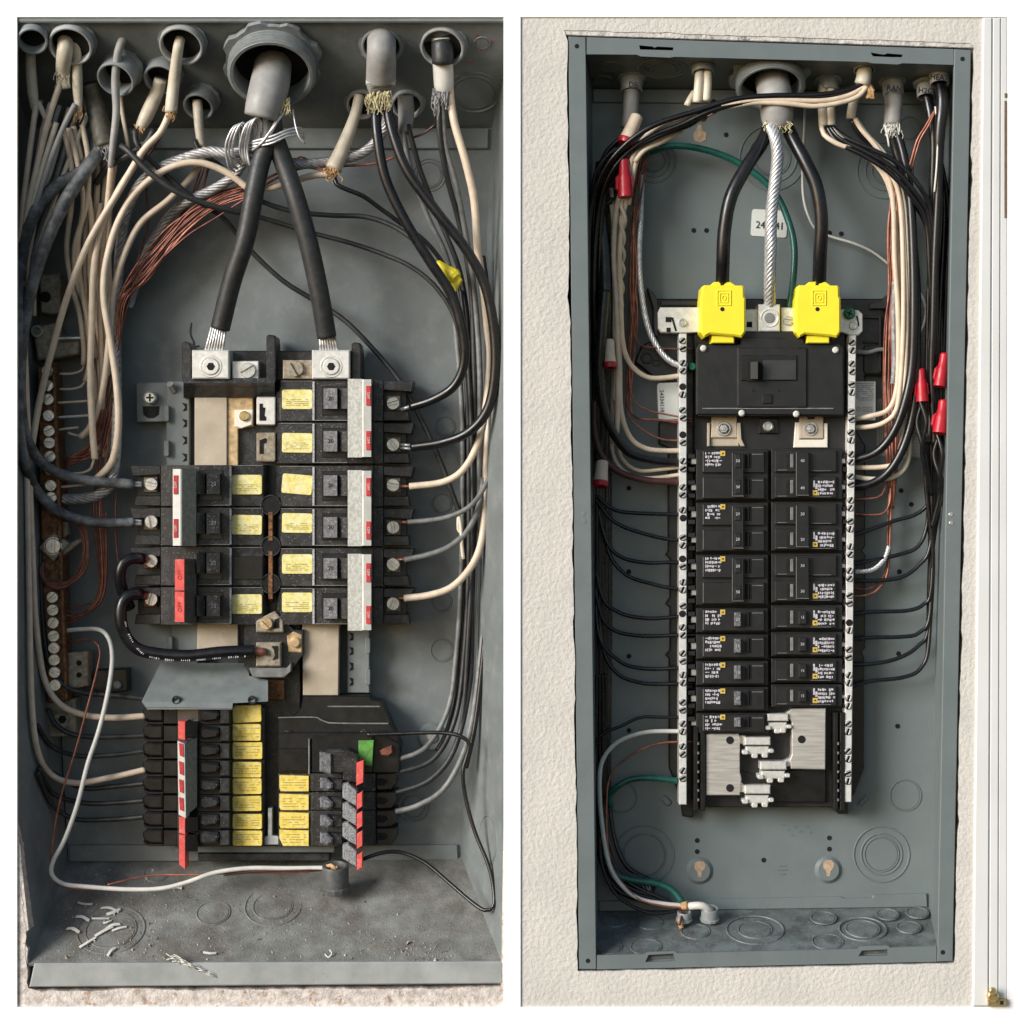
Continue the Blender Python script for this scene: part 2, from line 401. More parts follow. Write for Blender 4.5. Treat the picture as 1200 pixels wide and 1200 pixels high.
# ================================================================ surfaces in the boxes
def plane_of(A, B, C_):
    a, b, c = W(*A), W(*B), W(*C_); n = (b-a).cross(c-a).normalized()
    if n.y > 0: n = -n
    return a, n
def hit(pl, x, y):
    """point of the plane seen at photo position x, y"""
    a, n = pl; c = Vector((0, -D*S, 0)); d = W(x, y, 0)-c
    return c + d*((a-c).dot(n)/d.dot(n))
def ring3(mb, pl, x, y, r0, r1, h=.8, n=36):
    o = hit(pl, x, y); nn = pl[1]; u = Vector((1, 0, 0)); u = (u-nn*u.dot(nn)).normalized()
    if abs(nn.x) > .8: u = Vector((0, 0, 1)); u = (u-nn*u.dot(nn)).normalized()
    v = nn.cross(u); vs = []; fs = []; mid = (r0+r1)/2; w = (r1-r0)*.22
    for q, (r, t) in enumerate(((r0, -.1), (mid-w, h), (mid+w, h), (r1, -.1))):
        for i in range(n):
            a = 2*math.pi*i/n; vs.append(o+(u*math.cos(a)+v*math.sin(a))*r*S+nn*t*S)
    for q in range(3):
        for i in range(n):
            j = (i+1) % n; fs.append((q*n+i, (q+1)*n+i, (q+1)*n+j, q*n+j))
    return mb.add(vs, fs)
def disc3(mb, pl, x, y, r, h=.3, n=24):
    o = hit(pl, x, y); nn = pl[1]; u = Vector((1, 0, 0)); u = (u-nn*u.dot(nn)).normalized()
    if abs(nn.x) > .8: u = Vector((0, 0, 1)); u = (u-nn*u.dot(nn)).normalized()
    v = nn.cross(u); vs = [o+(u*math.cos(2*math.pi*i/n)+v*math.sin(2*math.pi*i/n))*r*S+nn*h*S for i in range(n)]
    vs += [p-nn*(h+.5)*S for p in vs]
    fs = [tuple(range(n))]+[(i, i+n, (i+1) % n+n, (i+1) % n) for i in range(n)]
    return mb.add(vs, fs)
def knock(par, pl, x, y, radii, mt):
    m = MB()
    disc3(m, pl, x, y, radii[0]-1.6, 1.0)
    for r in radii: ring3(m, pl, x, y, r-1.2, r+1.2, 1.2)
    return smooth_by_angle(m.build("knockout", mt, par), 60)

# ================================================================ OLD PANEL box
EL_ = thing("metal_enclosure", "dusty gray steel enclosure of the old crowded panel", "electrical enclosure", (300, 600, -150))
Bz = -150
def q4(name, a, b, c, d, mt, par, th=3): m = MB(); m.quad(a, b, c, d, th); return m.build(name, mt, par)
q4("back_panel", (34, 150, Bz), (80, 1010, Bz), (540, 1003, Bz), (576, 150, Bz), M['gray_dusty'], EL_)
q4("top_panel", (-12, 19, 0), (34, 150, Bz), (576, 150, Bz), (606, 19, 0), M['gray_dusty'], EL_)
m = MB(); m.quad((-12, 19, 0), (18, 960, -3), (76, 960, Bz), (34, 150, Bz), 3); m.quad((18, 960, -3), (33, 1130, -3), (80, 1010, Bz), (76, 960, Bz), 3); m.build("side_panel", M['gray_dusty'], EL_)
q4("side_panel", (576, 150, Bz), (540, 1003, Bz), (589, 1130, -3), (606, 19, 0), M['gray_dusty'], EL_)
q4("bottom_panel", (80, 1010, Bz), (33, 1130, -3), (589, 1130, -3), (540, 1003, Bz), M['floor_dirty'], EL_)
m = MB(); m.prism([(150, 150), (573, 150), (572, 174), (152, 174)], Bz, Bz+5, 1); m.build("back_flange", M['gray_dusty'], EL_)
m = MB(); m.prism([(81, 990), (536, 990), (537, 1008), (81, 1010)], Bz, Bz+5, 1); m.build("back_flange", M['gray_dusty'], EL_)
m = MB(); m.prism([(40, 1129), (589, 1127), (589, 1153), (34, 1157)], -30, -1, 1.5); m.build("front_lip", M['lip'], EL_)
m = MB(); m.prism([(20, 18), (604, 18), (604, 26), (20, 26.5)], -20, -1, 1.5); m.build("front_lip", M['gray_dusty'], EL_)
m = MB(); m.prism([(10, 955), (19, 960), (22, 980), (34, 1090), (31, 1092), (26, 1100), (33, 1112), (29, 1158), (10, 1158)], -30, -2.5, .5); m.build("front_lip", M['chip'], EL_)
PT = plane_of((-12, 19, 0), (34, 150, Bz), (576, 150, Bz)); PB = plane_of((80, 1010, Bz), (33, 1130, -3), (589, 1130, -3))
PR = plane_of((576, 150, Bz), (540, 1003, Bz), (589, 1130, -3)); PK = plane_of((34, 150, Bz), (80, 1010, Bz), (540, 1003, Bz))
for x, y, rs in ((555, 108, (26, 33)), (565, 50, (9,)),): knock(EL_, PT, x, y, rs, M['gray_dusty'])
for x, y, rs in ((184, 1023, (16,)), (320, 1062, (24, 34)), (428, 1065, (18,)), (473, 1065, (18,)), (130, 1090, (30, 40)), (250, 1070, (20,))): knock(EL_, PB, x, y, rs, M['floor_dirty'])
for x, y, rs in ((572, 865, (22, 30)), (572, 985, (30,)), (575, 560, (16,)), (577, 660, (16,)), (574, 745, (14,))): knock(EL_, PR, x, y, rs, M['gray_dusty'])
for x, y, rs in ((503, 205, (16, 20)), (485, 945, (14, 19)), (518, 590, (12,)), (522, 500, (12,)), (518, 705, (12,)), (518, 762, (14,))): knock(EL_, PK, x, y, rs, M['gray_dusty'])
# dimple with a screw in the back panel
m = MB(); m.cyl(506, 864, 17, Bz, Bz+5, 24, 3); smooth_by_angle(m.build("dimple", M['gray_dusty'], EL_))
m = MB(); m.cyl(506, 864, 7, Bz+4, Bz+9, 16, 2); smooth_by_angle(m.build("screw", M['steel'], EL_))
m = MB(); m.tube("224,378,-149 222,390,-148 226,400,-148 228,406,-149 233,405,-149", .7, 5); m.build("paint_crack", M['w_blkd'], EL_)

# ---- conduit connectors
def connector(lab, x, y, z, ax, r, ln, mt='conduit', wall=3.0, lobes=False, group=None, name="conduit_connector"):
    """opening centre at photo position x, y, depth z; the tube runs back against ax"""
    ax = Vector(ax).normalized()
    if x < 600 and y < 200:      # seat the foot of the sleeve on the sloping top panel
        z = -140
        while (W(x, y, z)-PT[0]).dot(PT[1])/S < ln*ax.dot(PT[1]) and z < 0: z += 1
    t = thing(name, lab, "conduit fitting", (x, y, z), group)
    o = W(x, y, z)
    m = MB(); m.lathe(o-ax*ln*S, ax, [(r, 0), (r, ln-1), (r-.7, ln), (r-wall+.7, ln), (r-wall, ln-1), (r-wall, ln*.2)], 32); smooth_by_angle(m.build("sleeve", M[mt], t))
    m = MB(); m.lathe(o-ax*ln*S, ax, [(0, ln*.2), (r-wall+.2, ln*.2)], 24); m.build("bore", M['dark'], t)
    if lobes:
        m = MB(); n = 48; u = ax.cross(Vector((0, 1, .01))).normalized(); v = ax.cross(u)
        for k in range(4):
            m.lathe(o-ax*ln*S, ax, [(r-.2, ln*(.44+.14*k)), (r+2.4, ln*(.49+.14*k)), (r+2.4, ln*(.51+.14*k)), (r-.2, ln*(.56+.14*k))], 32)
        smooth_by_angle(m.build("thread", M[mt], t))
        m = MB(); prof = []
        for i in range(n):
            a = i/n*8 % 1; prof.append(r+(10 if .1 < a < .55 else 5))
        vs = []; fs = []
        for q, tt in enumerate((ln*.12, ln*.36)):
            for i in range(n):
                a = 2*math.pi*i/n; vs.append(o-ax*(ln-tt)*S+(u*math.cos(a)+v*math.sin(a))*prof[i]*S)
            for i in range(n):
                a = 2*math.pi*i/n; vs.append(o-ax*(ln-tt)*S+(u*math.cos(a)+v*math.sin(a))*(r-1)*S)
        for i in range(n):
            j = (i+1) % n
            fs += [(i, j, 2*n+j, 2*n+i), (2*n+i, 2*n+j, 3*n+j, 3*n+i), (n+i, i, j, n+j)]
        m.add(vs, fs); m.build("locknut", M[mt], t)
    else:
        m = MB(); m.lathe(o-ax*ln*S, ax, [(r, ln*.0), (r+(4 if y < 900 else 1.5), ln*.02), (r+(4 if y < 900 else 1.5), ln*.2), (r, ln*.25)], 12); m.build("locknut", M['conduit' if y < 900 else mt], t)
    return t
AXL = (0.0, -0.72, -0.70)
connector("short gray connector in the upper corner, partly cut off by the wall edge", 38, 49, -40, (.1, -.72, -.7), 18, 18)
connector("gray connector holding the thick pale cable beside the upper corner of the old panel", 82, 55, -45, (-.05, -.72, -.7), 26, 16, 'conduit_l')
connector("dark gray connector with a pale bare cable passing in front of it", 135, 94, -75, (-.2, -.7, -.68), 23, 30)
connector("light gray connector with a cream cable, beside the large hub", 212, 55, -45, (-.05, -.72, -.7), 26, 15, 'conduit_l')
connector("gray connector tucked below the light one beside the large hub", 188, 94, -80, (-.1, -.7, -.7), 21, 18)
connector("small gray connector lowest beside the large hub", 232, 126, -98, (-.15, -.7, -.68), 19, 24)
connector("large threaded gray hub with lobed locknut and service cable", 318, 88, -62, (0.02, -.62, -.78), 50, 34, 'conduit', 5, True)
connector("flat gray bushing around the thick gray cable with a frayed end", 447, 55, -45, AXL, 24, 6, 'conduit')
connector("light gray bushing with a thin cream cable bent out of it", 424, 124, -95, (0, -.8, -.6), 19, 12, 'conduit_l')
connector("light gray bushing half hidden behind the frayed gray cable", 477, 124, -97, (0, -.8, -.6), 19, 12, 'conduit_l')
connector("light gray connector holding the two-tone cable near the right wall of the old panel", 518, 57, -45, (-.1, -.75, -.66), 26, 12, 'conduit_l')
t = connector("dark gray conduit stub standing up from the dirty floor of the old panel", 393, 1014, -78, (0, -.25, .97), 16, 34, 'w_gry2', 4)

# ================================================================ generic bits
def screw(mb, x, y, r, z0, z1, ang=0, n=18, slot=.2):
    """slotted head as two half discs over a lower disc"""
    mb.cyl(x, y, r, z0, z1-2.6, n, .3)
    for sgn in (0, 180):
        pts = []
        for i in range(9):
            a = math.radians(180*i/8); py = -(slot*r+math.sin(a)*r*(1-slot)); pts.append((r*math.cos(a)*.97, py))
        pts = [(x+p[0], y+p[1]) for p in pts]
        mb.prism(rot2(pts, sgn+ang, (x, y)), z1-2.6, z1, .5)
    return mb
def socket(mb, x, y, r, z): mb.ring(x, y, r*.62, r, z-.2, z+1.3, 28); return mb

# ================================================================ OLD PANEL: bus frame
bf = thing("bus_chassis", "gray and black mounting frame with tan bus plates behind the old breakers", "bus chassis", (317, 600, -140))
def part(name, mt, par, fn, sm=False):
    m = MB(); fn(m); o = m.build(name, M[mt], par)
    return smooth_by_angle(o) if sm else o
part("mounting_tab", 'gray_dk', bf, lambda m: m.prism([(159, 448), (196, 448), (196, 494), (160, 495)], Bz+4, -128, 1))
part("slot_hole", 'dark', bf, lambda m: m.prism([(167, 476), (187, 476), (186, 486), (180, 490), (173, 490), (168, 486)], -129, -127.4, .1))
part("screw", 'steel', bf, lambda m: m.cyl(175.5, 466, 7.8, -128, -118, 20, 2), True)
part("screw_recess", 'dark', bf, lambda m: (m.box(171, 465, 180, 467, -119, -117.7, 0), m.box(174.5, 461.5, 176.5, 470.5, -119, -117.6, 0)))
part("side_rail", 'gray_dk', bf, lambda m: m.prism([(195, 447), (222, 447), (222, 560), (195, 560)], Bz+4, -122, 1))
part("side_rail", 'gray_dk', bf, lambda m: m.prism([(407, 690), (433, 690), (433, 812), (407, 812)], Bz+4, -122, 1))
part("side_rail", 'gray_dk', bf, lambda m: m.prism([(200, 725), (232, 725), (232, 790), (200, 790)], Bz+4, -122, 1))
for y in (477, 496, 516, 536): part("punched_slot", 'dark', bf, lambda m: m.prism([(213, y-5), (219, y-4), (219, y+4), (214, y+5), (217, y)], -123, -121.4, .1))
for y in (746, 763, 781, 799): part("punched_slot", 'dark', bf, lambda m: m.prism([(409, y-5), (414, y-4), (414, y+4), (409, y+5), (412, y)], -123, -121.4, .1))
for x, y in ((195, 485), (195, 526), (431, 757), (431, 794), (199, 756)): part("punched_tab", 'gray_dk', bf, lambda m: m.prism(rrect(x-3, y-10, x+3, y+9, 2), -124, -114, .8))
part("stud", 'steel', bf, lambda m: m.tube("199,450,-112 203,458,-122", 4, 10), True)
part("bus_plate", 'bus_tan', bf, lambda m: m.box(228, 452, 266, 550, -150, -108, .8))
part("bus_plate", 'bus_brown', bf, lambda m: m.prism([(266, 452), (296, 452), (296, 500), (279, 503), (279, 550), (266, 550)], -150, -111, .8))
part("bus_plate", 'bus_tan', bf, lambda m: m.box(231, 725, 279, 762, -150, -108, .8))
part("bus_plate", 'bus_tan', bf, lambda m: m.prism([(354, 730), (397.5, 730), (396.5, 815), (355, 815)], -150, -108, .8))
part("terminal_plate", 'tin_cream', bf, lambda m: m.prism([(275, 480), (296, 480), (295, 498), (283, 502), (275, 500)], -112, -106, .8))
part("screw", 'brass', bf, lambda m: (m.cyl(286, 487.5, 6, -106, -102, 18, 1.2), m.box(282, 487, 290, 488.2, -102.2, -101.6, 0), m.box(285.4, 483.5, 286.6, 491.5, -102.2, -101.5, 0)), True)
part("centre_spine", 'black_dusty', bf, lambda m: m.box(279, 498, 352, 1000, -148, -118, 1))
part("frame_bar", 'black_dusty', bf, lambda m: m.extr_x([(443, -78), (449, -76), (452, -84), (466, -108), (466, -140), (443, -140)], 215, 322))
part("frame_back", 'black_dusty', bf, lambda m: m.box(222, 411, 420, 446, -140, -112, 1))
for x0, x1, y0 in ((213, 222.5, 400), (312, 323, 392), (412, 423, 401)): part("upright", 'black_dusty', bf, lambda m: m.prism([(x0, y0+2), (x0+3, y0), (x1-1, y0+1), (x1+2 if x0 < 300 else x1, y0+8), (x1+1 if x0 < 300 else x1, 447), (x0, 447)], -140, -84, 1.2))
part("bus_stab", 'rust', bf, lambda m: m.box(314.5, 600, 320, 706, -118, -112, .8))
for y in (592, 640, 684): part("hold_down_hole", 'dark', bf, lambda m: m.cyl(317, y, 10.5, -120, -92, 22, .3))
for y in (592, 640, 684): part("hold_down_rim", 'black_dusty', bf, lambda m: m.ring(317, y, 10, 12.5, -94, -90.5), True)
part("bus_stab", 'rust', bf, lambda m: (m.box(314.6, 600, 319.6, 634, -100, -90.8, .5), m.box(314.6, 646, 319.6, 702, -100, -90.8, .5)))
# empty stabs in the middle
for y0, y1 in ((465, 498), (507, 541)):
    mt = 'alu' if y0 < 500 else 'ceramic'
    part("bus_clip", mt, bf, lambda m: m.prism(rrect(300.5, y0, 323, y1, 2), -118, -98, 1.2))
    part("clip_slot", 'dark', bf, lambda m: m.prism([(304, y0+8), (308, y0+8), (308, y0+12), (311, y0+13), (310, y0+22), (312, y0+24), (312, y0+28), (304, y0+28)] if y0 < 500 else [(304, y0+9), (311, y0+6), (313, y0+8), (312, y0+12), (309, y0+13), (309, y0+25), (304, y0+25)], -99, -97.5, .1))
# main lugs
def lug(x0, y0, x1, y1, cx, cy, par, mt='alu', z=-72):
    part("lug_block", mt, par, lambda m: m.box(x0, y0, x1, y1, -112, z, 1.5))
    part("lug_screw", mt, par, lambda m: (m.ring(cx, cy, 10.4, 13.4, z-.4, z+.9, 32), m.cyl(cx, cy, 10.2, z-2, z+2.2, 28, 1.4)), True)
    part("hex_socket", 'dark', par, lambda m: m.prism(circ(cx, cy, 5, 6), z+1.5, z+2.5, .2))
lg = thing("main_lug", "square aluminium main lug gripping the stranded cable nearest the tan bus plate", "terminal lug", (246, 430, -80)); lug(225, 410, 268.5, 444, 247, 429.5, lg)
part("screw_tab", 'alu', lg, lambda m: m.box(272, 423, 303, 444, -112, -84, 1))
part("screw", 'steel', lg, lambda m: screw(m, 290, 434, 9, -84, -79, -30))
lg = thing("main_lug", "square aluminium main lug above the uppermost old breaker", "terminal lug", (388, 430, -80)); lug(365.5, 410, 410, 444, 388, 429.5, lg)
part("screw_tab", 'ceramic', lg, lambda m: m.box(331.5, 422, 366, 444, -112, -84, 1))
part("screw", 'ceramic', lg, lambda m: screw(m, 346, 432, 9, -84, -79, 60))

# ---- two-pole breakers of the old panel (right bank drawn, left bank mirrored about x=318.75)
def mx(side, x): return x if side > 0 else 637.5-x
def mb_poly(side, pts): return [(mx(side, x), y) for x, y in pts]
def mb_sec(side, pts): return [(mx(side, x), z) for x, z in pts]
def label_lines(m, x0, y0, x1, y1, z, rnd, n=5, dens=.75):
    for k in range(n):
        y = y0+(y1-y0)*(k+.5)/n; x = x0
        while x < x1-1:
            w = rnd.uniform(1.2, 4)
            if rnd.random() < dens: m.box(x, y-.35, min(x+w, x1), y+.35, z-.1, z+.12, 0)
            x += w+.8
def old_pole(t, side, y0, y1, ysc, ytg, ylab, tilt=0, lab=True, scmt='steel', togmt='toggle', k=0):
    h = y1-y0
    sec = [(323, -104), (329, -92), (366, -90), (367, -82), (405, -80), (437, -82), (438, -90), (449, -91), (449, -140), (323, -140)]
    part("case", 'black_dusty', t, lambda m: m.extr_y(mb_sec(side, sec), y0+1, y1-1.2))
    # terminal end with an open pocket
    part("terminal_housing", 'black_dusty', t, lambda m: (m.prism(mb_poly(side, [(449.4, y0+1.5), (485, y0+1.5), (482, y0+14), (449.4, y0+12)]), -140, -92, .7),
        m.prism(mb_poly(side, [(449.4, y1-13), (478, y1-13), (480, y1-1.5), (449.4, y1-1.5)]), -140, -92, .7),
        m.prism(mb_poly(side, [(449.4, y0+12), (476, y0+13), (476, y1-13), (449.4, y1-13)]), -140, -108, .5)))
    part("top_edge", 'speckle', t, lambda m: m.extr_y(mb_sec(side, [(366, -91), (366.3, -80.5), (368.5, -79.6), (368.5, -91)]), y0+2, y1-2))
    part("case_edge_highlight", 'w_gry', t, lambda m: (m.extr_y(mb_sec(side, [(368, -84), (368, -80.2), (407, -78.6), (407, -84)]), y1-2.4, y1-1.6), m.extr_y(mb_sec(side, [(325, -100), (330, -90.6), (366, -88.8), (366, -100)]), y0+1.2, y0+2)))  # lighter gray lines painted along the case edges as highlights
    x = mx(side, 461); 
    part("terminal_plate", 'ceramic' if scmt == 'steel' else 'copper_dk', t, lambda m: m.box(x-8, ysc-8.5, x+8, ysc+9, -108, -102, .6))
    part("screw", 'steel', t, lambda m: screw(m, x-side*.5, ysc, 7.4, -102, -87, 20+57*k+ysc*.3, 20, .22))
    # toggle in its well
    part("toggle_frame", 'black', t, lambda m: m.prism(mb_poly(side, [(377, y0+7), (405, y0+7), (405, y1-8), (377, y1-8)]), -82, -79.4, .4))
    part("toggle", togmt, t, lambda m: m.extr_y(mb_sec(side, [(379, -80), (380, -66), (395, -64), (397, -80)]), ytg-12, ytg+12))
    part("toggle_arm", 'black_dusty', t, lambda m: m.extr_y(mb_sec(side, [(397.5, -80), (397.5, -70), (407, -62), (407, -80)]), ytg-12, ytg+12))
    text("20", mx(side, 387.5), ytg, -64.6, 7, M['toggle'] if side < 0 else M['black_dusty'], t, name="rating_mark")
    if lab:
        xa, xb = sorted((mx(side, 330), mx(side, 366.5)))
        lb = part("label", 'yellow_lab', t, lambda m: m.prism(rrect(xa+.5, ylab-11.5, xb-.5, ylab+11.5, 2.4), -93, -88.6, .4, tilt))
        mm = MB(); label_lines(mm, xa+5, ylab-1, xb-5, ylab+8, -88.3, random.Random(int(ylab*3+side)), 4, .8)
        if abs(tilt) < 3: mm.build("label_print", M['lab_ink'], lb)
    else:
        xa, xb = sorted((mx(side, 330), mx(side, 364)))
        part("blank_face", 'black', t, lambda m: m.box(xa, y0+12, xb, y1-8, -93, -89, .5))
def old_breaker(side, rows, tie, lab, tiekind='white', reds=(), z=-60):
    yc = (rows[0][0]+rows[-1][1])/2
    t = thing("circuit_breaker", lab, "circuit breaker", (mx(side, 400), yc, -90), "two-pole breakers of the old panel")
    for k, r in enumerate(rows): old_pole(t, side, *r, k=k)
    y0, y1 = tie
    if tiekind == 'white':
        a = part("handle_tie", 'speckle' if side > 0 else 'tie_green', t, lambda m: m.extr_y(mb_sec(side, [(407.5, -62), (424, -46), (424, -72), (407.5, -72)]), y0, y1))
        if side > 0: a.data.materials[0] = M['tie_gray']
        part("handle_face", 'tie_white', t, lambda m: m.extr_y(mb_sec(side, [(424.2, -46.2), (426, -45.2), (435, -47), (435, -72), (424.2, -72)]), y0+.6, y1-.6))
        xr = (429, 434.2)
    else:
        part("handle_tie", 'black_dusty', t, lambda m: m.extr_y(mb_sec(side, [(407.5, -64), (421, -50), (421, -72), (407.5, -72)]), y0, y1))
        xr = (421.5, 432.5)
    for ya, yb in reds:
        xa, xb = sorted((mx(side, xr[0]), mx(side, xr[1])))
        rd = part("red_marker", 'red' if tiekind == 'white' else 'red_faded', t, lambda m: m.box(xa, ya, xb, yb, -70, -44.6, .3))
        tx = text("OFF", (xa+xb)/2, (ya+yb)/2, -44.3, 4.6 if tiekind == 'white' else 7, M['tie_white'] if tiekind == 'white' else M['red'], t, rot=90*side, name="lettering")
        tx.parent = rd
g = old_breaker
g(1, [(445, 494.5, 472.5, 467, 468, 0, True), (494.5, 544, 521, 517, 519, 1, True)], (444, 536), "topmost breaker of the old panel, directly below an aluminium main lug", reds=[(452, 475), (505, 527)])
g(1, [(545, 594.5, 568.5, 569, 567.5, 5, True), (594.5, 641, 618, 618, 613, 1, True)], (551, 640), "breaker with two pale labels, one label tilted, beside the first cream branch wire", reds=[(560, 581), (611, 632)])
g(1, [(641.5, 688, 661.5, 666, 661, 0, True), (688, 733, 707.5, 713, 706, 0, True)], (649, 739), "lower breaker of the right bank above the bare tan bus plate", reds=[(660, 682), (710, 731)])
g(-1, [(544, 594, 567.5, 567, 568, 0, True, 'steel', 'black_dusty'), (594, 640, 611.5, 613, 615, 1, True, 'steel', 'black_dusty')], (549, 640), "breaker with olive handle tie fed by two thick black cables at its screws", reds=[(557, 579), (608, 630)])
g(-1, [(640, 687, 657.5, 660, 660, 0, False, 'copper', 'black_dusty'), (687, 733, 702.5, 710, 708, 0, True, 'copper', 'black_dusty')], (655, 730), "breaker with faded red handle strip and copper strands at its screws", 'red', [(655.5, 692), (693.5, 729)])
# lower hold-down terminal
nt_ = thing("bus_terminal", "gray metal terminal block with a copper cable end clamped in it", "terminal", (328, 757, -80))
part("bracket", 'black_dusty', nt_, lambda m: m.prism([(290, 724), (332, 724), (345, 738), (356, 738), (356, 766), (345, 782), (334, 790), (292, 790), (286, 780), (286, 734)], -120, -100, 1))
part("clamp_block", 'ceramic', nt_, lambda m: m.box(300, 753, 329, 781, -105, -88, 1.5))
part("clamp_block", 'ceramic', nt_, lambda m: m.prism([(300, 728), (310, 722), (322, 716), (332, 728), (332, 741), (300, 741)], -105, -90, 1.2))
part("clamp_slot", 'dark', nt_, lambda m: (m.prism([(318, 757), (326, 757), (326, 772), (319, 774), (322, 768), (321, 762)], -88.5, -87.4, .1), m.prism([(322, 726), (327, 724), (327, 736), (320, 737)], -90.5, -89.4, .1)))
part("screw", 'bus_brown', nt_, lambda m: screw(m, 312, 731, 7, -90, -84, 45))
part("screw_plate", 'bus_brown', nt_, lambda m: m.prism([(336, 745), (344, 740), (354, 744), (354, 765), (338, 764)], -110, -98, 1))
part("screw", 'bus_brown', nt_, lambda m: m.cyl(346, 753, 6.5, -98, -93, 16, 2), True)
part("lower_bar", 'w_gry', nt_, lambda m: m.prism([(292, 783), (336, 783), (341, 777), (341, 787), (333, 794), (296, 794)], -100, -84, 1))
part("rusty_stab", 'rust', nt_, lambda m: m.box(313, 796, 333, 820, -125, -108, 1))
# ---- gray cover plate over the tandem breakers
cp = thing("cover_plate", "gray steel shield plate covering the top of the tandem breaker stack", "cover plate", (240, 800, -100))
part("plate", 'gray_dk', cp, lambda m: m.add([W(*q) for q in ((188, 777, -112), (166, 822, -70), (171, 829, -66), (216, 829, -66), (272, 830, -66), (273, 824, -68), (314, 822, -70), (314, 797, -92), (292, 792, -98), (290, 777, -112))], [(0, 1, 2, 3, 4, 5, 6, 7, 8, 9)]).add([W(*q) for q in ((188, 777, -112), (166, 822, -70), (171, 829, -66), (171, 830, -130), (166, 823, -130), (188, 778, -130))], [(0, 5, 4, 1), (1, 4, 3, 2)]))
part("plate_front", 'gray_dk', cp, lambda m: m.box(172, 829.2, 272, 831.5, -130, -67, .2))
for x in (206, 295): part("rolled_hole", 'black', cp, lambda m: m.ring(x, 820.5, 3.4, 5.2, -72, -67.5, 18), True)
cp.children and None
# ---- tandem stack, left bank
ys = [829.5 + 20.4*i for i in range(8)]
labs = [(826, 847), (848, 868.5), (869.5, 890), (892.5, 911.5), (911.8, 931), (932.5, 951), (953.5, 972), (973, 991.5)]
words = ["uppermost tandem breaker under the gray cover plate, fed by a cream wire", "second tandem breaker down, with a small red handle marker of its own", "third tandem breaker down, first one under the olive handle tie",
         "fourth tandem breaker down, with a cream wire entering its rounded end", "fifth tandem breaker down, above the middle of the olive handle tie's lower half", "sixth tandem breaker down, last one under the olive handle tie",
         "seventh tandem breaker down, its red marker short", "lowest tandem breaker of the stack, with the long slanted red handle end"]
for i, y in enumerate(ys):
    y1 = y+19.4
    t = thing("tandem_breaker", words[i], "circuit breaker", (238, y+10, -80), "tandem breakers stacked under the gray plate")
    part("rounded_end", 'black', t, lambda m: (m.prism([(171, y), (191, y), (191, y+16), (176, y+16), (169, y+12.5), (167, y+8), (167, y+3)], -130, -88, 2), m.prism([(168, y+13), (174, y+16.5), (191, y+16.5), (191, y+19.5), (175, y+19.5), (169, y+17)], -130, -92, .5)))
    part("case", 'black', t, lambda m: (m.box(191.5, y+.5, 208, y1-.5, -130, -90, .8), m.extr_y([(208, -140), (208, -84), (232, -78), (258, -78), (271, -82), (271.5, -92), (310, -94), (310, -140)], y, y1)))
    part("ridge", 'black_dusty', t, lambda m: m.extr_y([(257, -79), (258, -70), (268, -70), (270, -84), (257, -84)], y+1, y1-1.5))
    if i < 6 or True:
        part("toggle", 'black_dusty' if i > 3 else 'black', t, lambda m: m.prism([(234, y+3), (240, y+2), (255, y+4), (257, y+9), (254, y+15), (240, y+17), (234, y+15)], -80, -66+R.uniform(-2, 2), 2.5))
    a, b = labs[i]
    lb = part("label", 'yellow_lab2', t, lambda m: m.prism(rrect(272.5, a+.6, 307.5-R.uniform(0, 2), b-.4, 1.8), -96, -89+.4, .4, -2.5 if i == 0 else R.uniform(-.7, .7)))
    if i:
        mm = MB(); label_lines(mm, 276, a+3.5, 304, b-3.5, -88.3, random.Random(i+50), 4, .7); mm.build("label_print", M['lab_ink'], lb)
    rr_ = {1: (845, 866.5), 6: (957.5, 977), 7: (978, 1018)}.get(i)
    if rr_:
        ya, yb = rr_
        part("red_marker", 'red_faded', t, lambda m: m.prism([(209 if i < 5 else 210, ya), (217, ya+1), (217, yb+1), (209 if i < 5 else 210, yb-1 if i < 7 else yb-5)], -80, -50, .4))
        part("handle", 'black', t, lambda m: m.extr_y([(217.4, -80), (217.4, -51), (232, -66), (232, -80)], ya, yb-3 if i < 7 else 998))
tt = thing("handle_tie", "olive gray handle tie clipped across four tandem breakers with boxed red markers", "handle tie", (225, 915, -55))
part("side_face", 'tie_green', tt, lambda m: m.add([W(*q) for q in ((217, 872, -50), (217, 957, -50), (231, 945, -66), (231, 864, -66), (217, 872, -78), (217, 957, -78), (231, 945, -78), (231, 864, -78))], [(0, 1, 2, 3), (0, 3, 7, 4), (1, 5, 6, 2)]))
part("front_face", 'tie_white', tt, lambda m: m.prism([(208, 868), (216.6, 872), (218, 959), (209.5, 955)], -78, -49.5, .4))
for ya in (870.5, 892, 913, 934): part("red_marker", 'red', tt, lambda m: m.prism([(209.6, ya), (214.8, ya+1.5), (215.4, ya+17), (210.6, ya+15)], -52, -48.6, .2))
